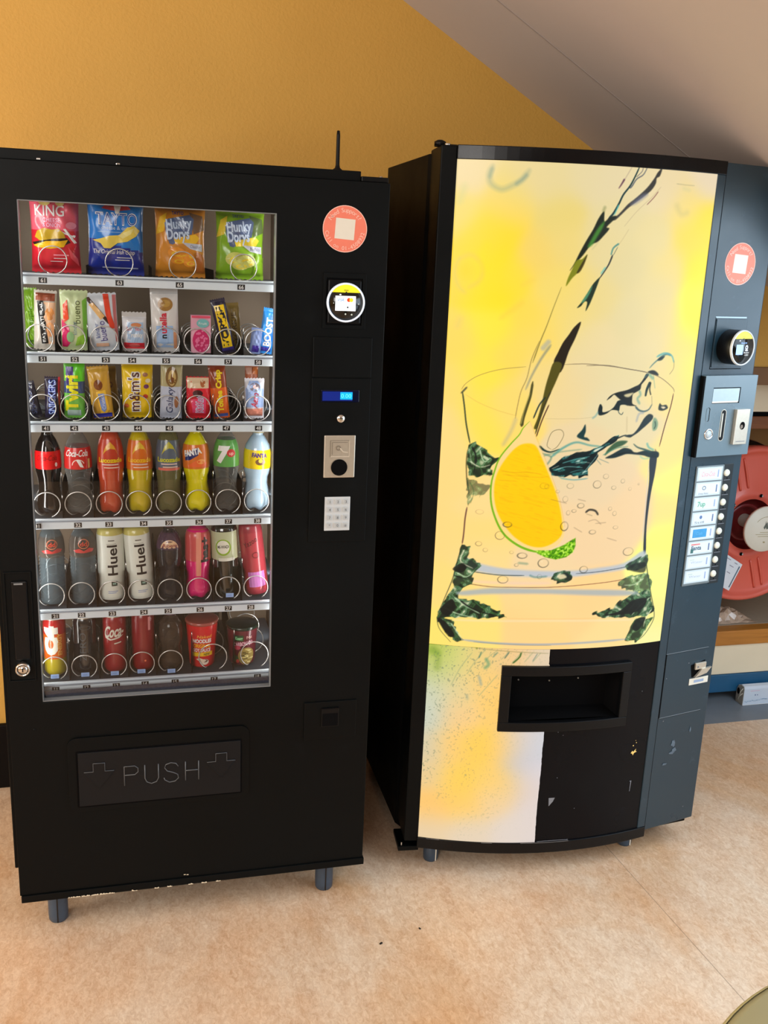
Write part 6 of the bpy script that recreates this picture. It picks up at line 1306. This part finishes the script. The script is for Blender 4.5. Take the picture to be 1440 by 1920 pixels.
# selection strip
b = MB(); b.bbox_bev(0.024, -0.0035, 0.838, 0.1235, 0.0, 1.1745, mat('grey_strip_frame', (120, 132, 136), 0.35, metal=0.3, noise=0.06), 0.0008, WTF); ss = b.build('selection_strip', drinks)
b = MB(); b.bbox_bev(0.1235, -0.0025, 0.835, 0.158, 0.0, 1.176, mat('dark_button_strip', (24, 32, 36), 0.35, noise=0.2), 0.0008, WTF); b.build('button_strip', ss)
smp = lambda x, z, off: wing(x, z, 0.0036+off)
LABM = mat('pale_label_window', (200, 216, 222), 0.25, noise=0.05, nscale=50); INK = mat('faded_blue_ink', (96, 118, 160), 0.5, noise=0.1)
hs = (1.1725-0.842)/8
def capm(c): return mat('faded_label_ink_%d_%d_%d' % c, c, 0.5, noise=0.15)
for k in range(8):
    z1 = 1.1725-k*hs-0.0015; z0 = z1-hs+0.004; zc = (z0+z1)/2
    b = MB(); b.lay = 0.0002; b.rect(0.028, z0, 0.118, z1, LABM, smp, 2, 1); b.rect(0.034, z0+0.004, 0.113, z1-0.004, mat('label_card', (216, 228, 234), 0.4, noise=0.03), smp, 2, 1)
    if k == 0: b.text('Coca-Cola', 0.068, zc, 0.018, capm((226, 150, 160)), smp, width=0.048, slant=0.2)
    elif k == 1: b.disc(0.058, zc+0.003, 0.007, 0.006, capm((120, 140, 160)), smp, 14, 1, inner=0.6); b.text('Deep River', 0.058, zc-0.012, 0.007, capm((120, 140, 160)), smp, width=0.036)
    elif k == 2: b.text('7up', 0.056, zc, 0.019, capm((110, 180, 150)), smp, bold=0.03)
    elif k == 3: b.disc(0.060, zc+0.004, 0.005, 0.005, capm((90, 120, 170)), smp, 14, 1); b.text('Still', 0.056, zc-0.010, 0.009, capm((110, 130, 150)), smp, width=0.034)
    elif k == 4: b.rect(0.038, zc-0.012, 0.088, zc+0.012, capm((60, 150, 206)), smp, 2, 2); b.text('Club', 0.062, zc, 0.012, capm((90, 170, 220)), smp)
    elif k == 5: b.text('Fanta', 0.058, zc, 0.017, capm((70, 100, 120)), smp, bold=0.03); b.rect(0.038, zc+0.008, 0.070, zc+0.012, capm((220, 130, 130)), smp, 1, 1); b.rect(0.038, zc-0.014, 0.048, zc-0.002, capm((60, 110, 110)), smp, 1, 1)
    else: b.text('Water', 0.066, zc, 0.010, capm((170, 186, 206)), smp, width=0.044); b.rect(0.040, zc+0.007, 0.056, zc+0.008, capm((150, 180, 170)), smp, 1, 1)
    b.rect(0.101, zc-0.010, 0.105, zc+0.010, INK if k in (1, 3, 5) else capm((150, 170, 210)), smp, 1, 1)
    b.build('selection_label', ss)
    zb = 1.1515-k*(1.1515-0.8635)/7
    b = MB(); b.lathe([(0, -0.0072), (0.0078, -0.0072), (0.0094, -0.005), (0.0098, -0.002)], mat('ivory_button', (226, 230, 214), 0.35, noise=0.03), 24, ctr=(0.1345, 0, zb), axis='y', tf=WTF)
    b.disc(0.139, zb-0.0155, 0.002, 0.002, VOID, lambda x, z, off: wing(x, z, 0.0026+off), 10, 1); b.rect(0.127, zb-0.021, 0.150, zb-0.0195, GREYF, lambda x, z, off: wing(x, z, 0.0026+off), 1, 1); b.build('push_button', ss)
# lock handle and asset tag
b = MB(); b.lay = 0.0004; b.poly([(0.100, 0.591), (0.153, 0.601), (0.156, 0.560), (0.108, 0.552)], VOID, WMP, 0); b.build('handle_recess', drinks)
b = MB(); b.bbox_bev(0.113, -0.007, 0.577, 0.153, -0.001, 0.597, STEEL, 0.0012, WTF); b.prism([(0.112, 0.5545), (0.156, 0.563), (0.172, 0.580), (0.138, 0.578)], -0.010, -0.004, STEEL, 'y', WTF); b.disc(0.122, 0.585, 0.003, 0.003, GREYF, lambda x, z, off: wing(x, z, 0.0072+off), 10, 1); b.build('lock_handle', drinks)
b = MB(); b.bbox_bev(0.101, -0.0014, 0.5285, 0.1725, 0.0, 0.5485, OFFWHITE, 0.0006, WTF); tgm = lambda x, z, off: wing(x, z, 0.0015+off)
b.rect(0.118, 0.5345, 0.155, 0.5425, mat('tag_blue_print', (150, 170, 200), 0.5, noise=0.1), tgm, 1, 1); b.build('asset_tag', drinks)
for x, y in ((0.046, 0.040), (0.646, 0.066), (0.0, 0.50), (0.70, 0.52)):
    b = MB(); b.lathe([(0.0, 0.0), (0.020, 0.0), (0.0215, 0.004), (0.022, 0.02), (0.022, 0.066), (0.0, 0.066)], LEGM, 26, ctr=(x, y, 0)); b.box(x+0.009, y-0.0215, 0.004, x+0.012, y-0.019, 0.06, OFFWHITE); b.build('foot', drinks)  # off-white strip paints a vertical highlight on each foot
# ---------------------------------------------------------------- hose cupboard in the alcove
CY = 0.93
hc = thing('hose_cupboard', 'open cream hose reel cupboard with wooden lips and a blue plinth in the alcove', 'cupboard', (2.65, CY, 0))
def hb(name, x0, y0, z0, x1, y1, z1, m, bev=0.003):
    b = MB(); b.bbox_bev(x0-2.65, y0-CY, z0, x1-2.65, y1-CY, z1, m, bev); return b.build(name, hc)
CREAM = mat('cream_board', (244, 230, 200), 0.5, noise=0.05, nscale=8); WOOD = None
def wood(name, c1, c2, sc=(3, 40, 40)):
    m = mat(name, c1, 0.38); nt = m.node_tree; bb = nt.nodes['Principled BSDF']; tc = nt.nodes.new('ShaderNodeTexCoord'); mp = nt.nodes.new('ShaderNodeMapping'); mp.inputs['Scale'].default_value = sc
    n = nt.nodes.new('ShaderNodeTexNoise'); n.inputs['Scale'].default_value = 1.2; n.inputs['Detail'].default_value = 6; n.inputs['Distortion'].default_value = 0.8
    nt.links.new(tc.outputs['Object'], mp.inputs[0]); nt.links.new(mp.outputs[0], n.inputs['Vector']); mx = nt.nodes.new('ShaderNodeMix'); mx.data_type = 'RGBA'
    mx.inputs[6].default_value = (*lin(c1), 1); mx.inputs[7].default_value = (*lin(c2), 1); nt.links.new(n.outputs['Fac'], mx.inputs[0]); nt.links.new(mx.outputs[2], bb.inputs['Base Color']); return m
VW = wood('varnished_wood', (150, 92, 34), (222, 150, 66)); DW = wood('dark_varnished_wood', (100, 56, 28), (150, 92, 50)); INN = mat('cupboard_inside', (168, 126, 74), 0.6, noise=0.08, nscale=6)
X0, X1 = 2.14, 3.16
hb('top_panel', X0, CY, 1.180, X1, CY+0.03, 1.283, CREAM); hb('shadow_gap', X0, CY+0.006, 1.163, X1, CY+0.03, 1.181, VOID, 0.001)
hb('top_lip', X0, CY-0.004, 1.116, X1, CY+0.05, 1.163, DW); hb('bottom_lip', X0, CY-0.010, 0.244, X1, CY+0.05, 0.306, VW, 0.004)
hb('lower_panel', X0, CY, 0.116, X1, CY+0.03, 0.243, CREAM); hb('plinth', X0, CY-0.006, 0.040, X1, CY+0.024, 0.115, mat('blue_plinth_paint', (32, 92, 132), 0.4, noise=0.18, nscale=16))
hb('base_shelf', X0, CY+0.05, 0.288, X1, 1.42, 0.306, mat('grey_shelf', (176, 160, 140), 0.6, noise=0.08)); hb('back_board', X0, 1.40, 0.05, X1, 1.42, 1.28, INN, 0.001)
hb('end_board', X0, CY+0.03, 0.04, X0+0.02, 1.40, 1.28, INN, 0.001); hb('end_board', X1-0.02, CY+0.03, 0.04, X1, 1.40, 1.28, INN, 0.001); hb('top_board', X0+0.02, CY+0.03, 1.255, X1-0.02, 1.40, 1.28, INN, 0.001)
for x in (X0+0.03, X1-0.05): hb('support_block', x, CY+0.15, 0.0, x+0.03, 1.38, 0.05, VOID, 0.001)
# hose reel
RX, RZc = 2.575, 0.748
reel = thing('fire_hose_reel', 'red fire hose reel with round cream centre label in the open cupboard', 'hose reel', (RX, 0.0, RZc))
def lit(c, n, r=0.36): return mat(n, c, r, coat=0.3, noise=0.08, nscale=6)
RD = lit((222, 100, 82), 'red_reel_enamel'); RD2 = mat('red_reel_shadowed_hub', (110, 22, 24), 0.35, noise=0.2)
b = MB(); ctr = (0, 0, 0)
prof = [(0.302, 0.935), (0.308, 0.915), (0.304, 0.898), (0.294, 0.892), (0.284, 0.898), (0.278, 0.910), (0.262, 0.912), (0.150, 0.912), (0.132, 0.902), (0.124, 0.900), (0.114, 0.904), (0.100, 0.906), (0.094, 0.915), (0.088, 0.955), (0.05, 0.965), (0.0, 0.965)]
b.lathe([(0.302, 0.95)]+prof[:9]+[(0.124, 0.900), (0.112, 0.903), (0.100, 0.908)], RD, 80, axis='y'); b.build('reel_disc', reel)
b = MB(); b.lathe([(0.100, 0.908), (0.095, 0.925), (0.088, 0.965), (0.0, 0.975)], RD2, 60, axis='y'); b.lathe([(0.075, 0.94), (0.070, 0.935), (0.062, 0.94)], RD2, 40, axis='y'); b.build('hub', reel)
for k in range(6):
    a = PI/2+0.30+k*PI/3
    b = MB(); c, s = math.cos(a), math.sin(a)
    for sg in (-1, 1):
        off = 0.017*sg; pts = [(r*c-off*s, 0.9105-0.003*math.sin(PI*(r-0.145)/0.12), r*s+off*c) for r in np.linspace(0.145, 0.265, 10)]; b.tube(pts, 0.0045, RD, 8)
    b.build('pressed_rib', reel)
for k in range(6):
    a = PI/2-0.22+k*PI/3; b = MB(); b.disc(0.118*math.cos(a), 0.118*math.sin(a), 0.007, 0.007, VOID, plane_y(0.8985), 16, 1); b.disc(0.118*math.cos(a)+0.006, 0.118*math.sin(a)-0.001, 0.003, 0.004, CHROME, plane_y(0.8985), 10, 1); b.build('bolt_hole', reel)
b = MB(); b.lathe([(0.30, 0.95), (0.302, 0.96), (0.300, 1.05), (0.306, 1.06)], mat('hose_black', (20, 18, 18), 0.5, noise=0.3), 60, axis='y')
b.build('wound_hose', reel)
b = MB(); b.lathe([(0.306, 1.06), (0.308, 1.07), (0.0, 1.07)], RD, 60, axis='y'); b.build('rear_disc', reel)
b = MB(); b.lathe([(0.0, 0.835), (0.086, 0.835), (0.0885, 0.838), (0.0885, 0.846), (0.03, 0.85), (0.026, 0.90), (0.026, 1.399), (0, 1.399)], OFFWHITE, 48, ctr=(0.018, 0, 0), axis='y')
IK = mat('grey_emblem_ink', (96, 104, 96), 0.5, noise=0.1); FK = mat('faint_brown_ink', (170, 156, 110), 0.5, noise=0.1); lm = lambda x, z, off: (x+0.018, 0.835-off, z); b.lay = 0.0004
b.poly([(-0.010, 0.008), (-0.004, 0.020), (-0.002, 0.034), (0.001, 0.022), (0.006, 0.030), (0.007, 0.016), (0.014, 0.020), (0.012, 0.004), (0.004, 0.000), (0.000, 0.008), (-0.004, 0.000)], IK, lm, 0)
for k, (w_, z) in enumerate(((0.022, -0.012), (0.040, -0.020), (0.030, -0.028))): b.rect(-w_, z, w_*0.9, z+0.0018, FK, lm, 4, 1)
b.disc(0, 0, 0.050, 0.050, FK, lm, 30, 1, inner=0.965, a0=0.6, a1=2.5); b.disc(0.0, -0.050, 0.005, 0.003, FK, lm, 12, 1); b.build('centre_label', reel)
for z0 in (RZc-0.02,):
    pass
tg = MB(); pg = mat('white_tag_paper', (226, 232, 240), 0.5, noise=0.03); pts = [(2.455-RX, 0.652-RZc), (2.552-RX, 0.594-RZc), (2.508-RX, 0.490-RZc), (2.430-RX, 0.530-RZc)]
tm = lambda x, z, off: (x, 0.886-off-0.10*(x+0.10)*0, z); tg.poly(pts, pg, tm, 2)
inkt = mat('tag_print_grey', (150, 150, 168), 0.5, noise=0.1)
for dx, dz, w_ in ((-0.085, -0.130, 0.02), (-0.070, -0.160, 0.022), (-0.080, -0.185, 0.018), (-0.052, -0.150, 0.016)): tg.rect(dx-w_/2, dz, dx+w_/2, dz+0.003, inkt, tm, 2, 1, -0.5)
tg.rect(-0.052-0.045, -0.205, -0.052+0.045, -0.200, mat('tag_print_dark', (90, 110, 130), 0.5, noise=0.1), tm, 2, 1, 1.17)
tg.v += [(x, y+0.0012, z) for x, y, z in tg.v[:0]]
tg.build('inspection_tag', reel)
# crumpled clear wrap lying on the cupboard floor
b = MB(); rg = random.Random(12); vs = []; n = 12
for j in range(n+1):
    for i in range(n+1):
        e = math.sin(PI*i/n)*math.sin(PI*j/n); vs.append((-0.11+0.22*i/n+rg.uniform(-.006, .006), -0.07+0.14*j/n+rg.uniform(-.006, .006), 0.001+e*rg.uniform(0.012, 0.060)))
b.add(vs, [(j*(n+1)+i, j*(n+1)+i+1, (j+1)*(n+1)+i+1, (j+1)*(n+1)+i) for j in range(n) for i in range(n)], mat('crumpled_wrap', (206, 180, 158), 0.22, coat=0.8, noise=0.3, nscale=30))
o = b.build('crumpled_wrap', None, (2.62, 1.06, 0.306)); tag(o, 'crumpled clear plastic wrap on the cupboard floor beneath the reel', 'plastic wrap')
# long white carton on the grey floor
t = thing('long_carton', 'long white carton with a crushed open end lying on the grey floor strip', 'carton', (2.636, 0.873, 0))
WC = mat('white_carton', (214, 226, 240), 0.45, noise=0.04, nscale=20); GC = mat('grey_board_end', (150, 146, 136), 0.7, noise=0.25, nscale=60)
b = MB(); sec = [(0.0, 0.0), (0.046, 0.0), (0.049, 0.020), (0.048, 0.052), (0.040, 0.074), (0.022, 0.083), (0.005, 0.080), (0.0, 0.070)]
b.prism([(y, z) for y, z in sec], 0.0, 0.42, WC, 'x'); fmp = lambda x, z, off: (x, -off, z); b.lay = 0.0004
for x0, z0, x1, z1, m in ((0.028, 0.060, 0.070, 0.0625, mat('pink_print', (226, 190, 210), 0.5, noise=0.1)), (0.050, 0.040, 0.054, 0.046, INK), (0.060, 0.041, 0.064, 0.045, INK), (0.0, 0.001, 0.30, 0.003, WHITE)): b.rect(x0, z0, x1, z1, m, fmp, 4, 1)
rg = random.Random(2)
for k in range(16): x_ = 0.006+k*0.0065; z_ = 0.014+0.0006*k+rg.uniform(-0.002, 0.002); b.rect(x_, z_, x_+rg.uniform(0.003, 0.006), z_+rg.uniform(0.002, 0.004), mat('pale_blue_print', (150, 180, 206), 0.5, noise=0.1), fmp, 1, 1)
b.build('carton_body', t)
b = MB(); b.prism([(y*0.96+0.001, z*0.96+0.001) for y, z in sec], -0.002, 0.0, GC, 'x')
for z0, z1, y0, y1 in ((0.070, 0.030, 0.008, 0.022), (0.050, 0.012, 0.006, 0.030)): b.tube([(-0.003, y0, z0), (-0.003, (y0+y1)/2+0.006, (z0+z1)/2), (-0.003, y1, z1)], 0.0016, OFFWHITE, 5)
b.disc(0.0, 0.0, 0.009, 0.014, VOID, lambda x, z, off: (-0.0025-off, 0.034+x, 0.050+z), 16, 1); b.build('carton_end', t)
# ---------------------------------------------------------------- round table whose edge enters the lower right corner
t = thing('round_table', 'round table with olive laminate top, cut by the lower right corner of the photo', 'table', (1.235, -1.647, 0))
TOPM = mat('olive_laminate', (160, 152, 112), 0.30, noise=0.07, nscale=12)
b = MB(); b.lathe([(0.0, 0.722), (0.385, 0.722), (0.396, 0.728), (0.400, 0.738), (0.396, 0.747), (0.386, 0.750), (0.0, 0.750)], TOPM, 96); b.build('table_top', t)
b = MB(); b.lathe([(0.3975, 0.7285), (0.4015, 0.732), (0.4015, 0.745), (0.3975, 0.7475)], mat('edge_highlight_cream', (206, 196, 140), 0.35, noise=0.05), 96); b.build('edge_highlight', t)  # cream ring paints the highlight along the table edge
b = MB(); b.lathe([(0.0, 0.03), (0.032, 0.03), (0.030, 0.70), (0.10, 0.722), (0, 0.722)], DARKPL, 32); b.build('table_column', t)
b = MB(); b.lathe([(0.0, 0.0), (0.235, 0.0), (0.240, 0.006), (0.230, 0.016), (0.05, 0.032), (0.0, 0.032)], DARKPL, 56); b.build('table_base', t)
# small dark specks dropped on the floor
rg = random.Random(21)
for x, y, w_, lb in ((0.873, -0.195, 0.004, 'dark crumb on the floor in front of the gap between the two machines'), (0.985, -0.16, 0.003, 'dark crumb on the floor just left of the drinks machine'), (0.42, -0.52, 0.003, 'dark crumb on the open floor in front of the snack machine')):
    b = MB(); b.bbox_bev(-w_, -w_*0.5, 0, w_, w_*0.5, 0.003, BLK, 0.0006); o = b.build('floor_crumb', None, (x, y, 0.0), (0, 0, rg.uniform(0, 3))); tag(o, lb, 'crumb', 'dark crumbs on the floor')
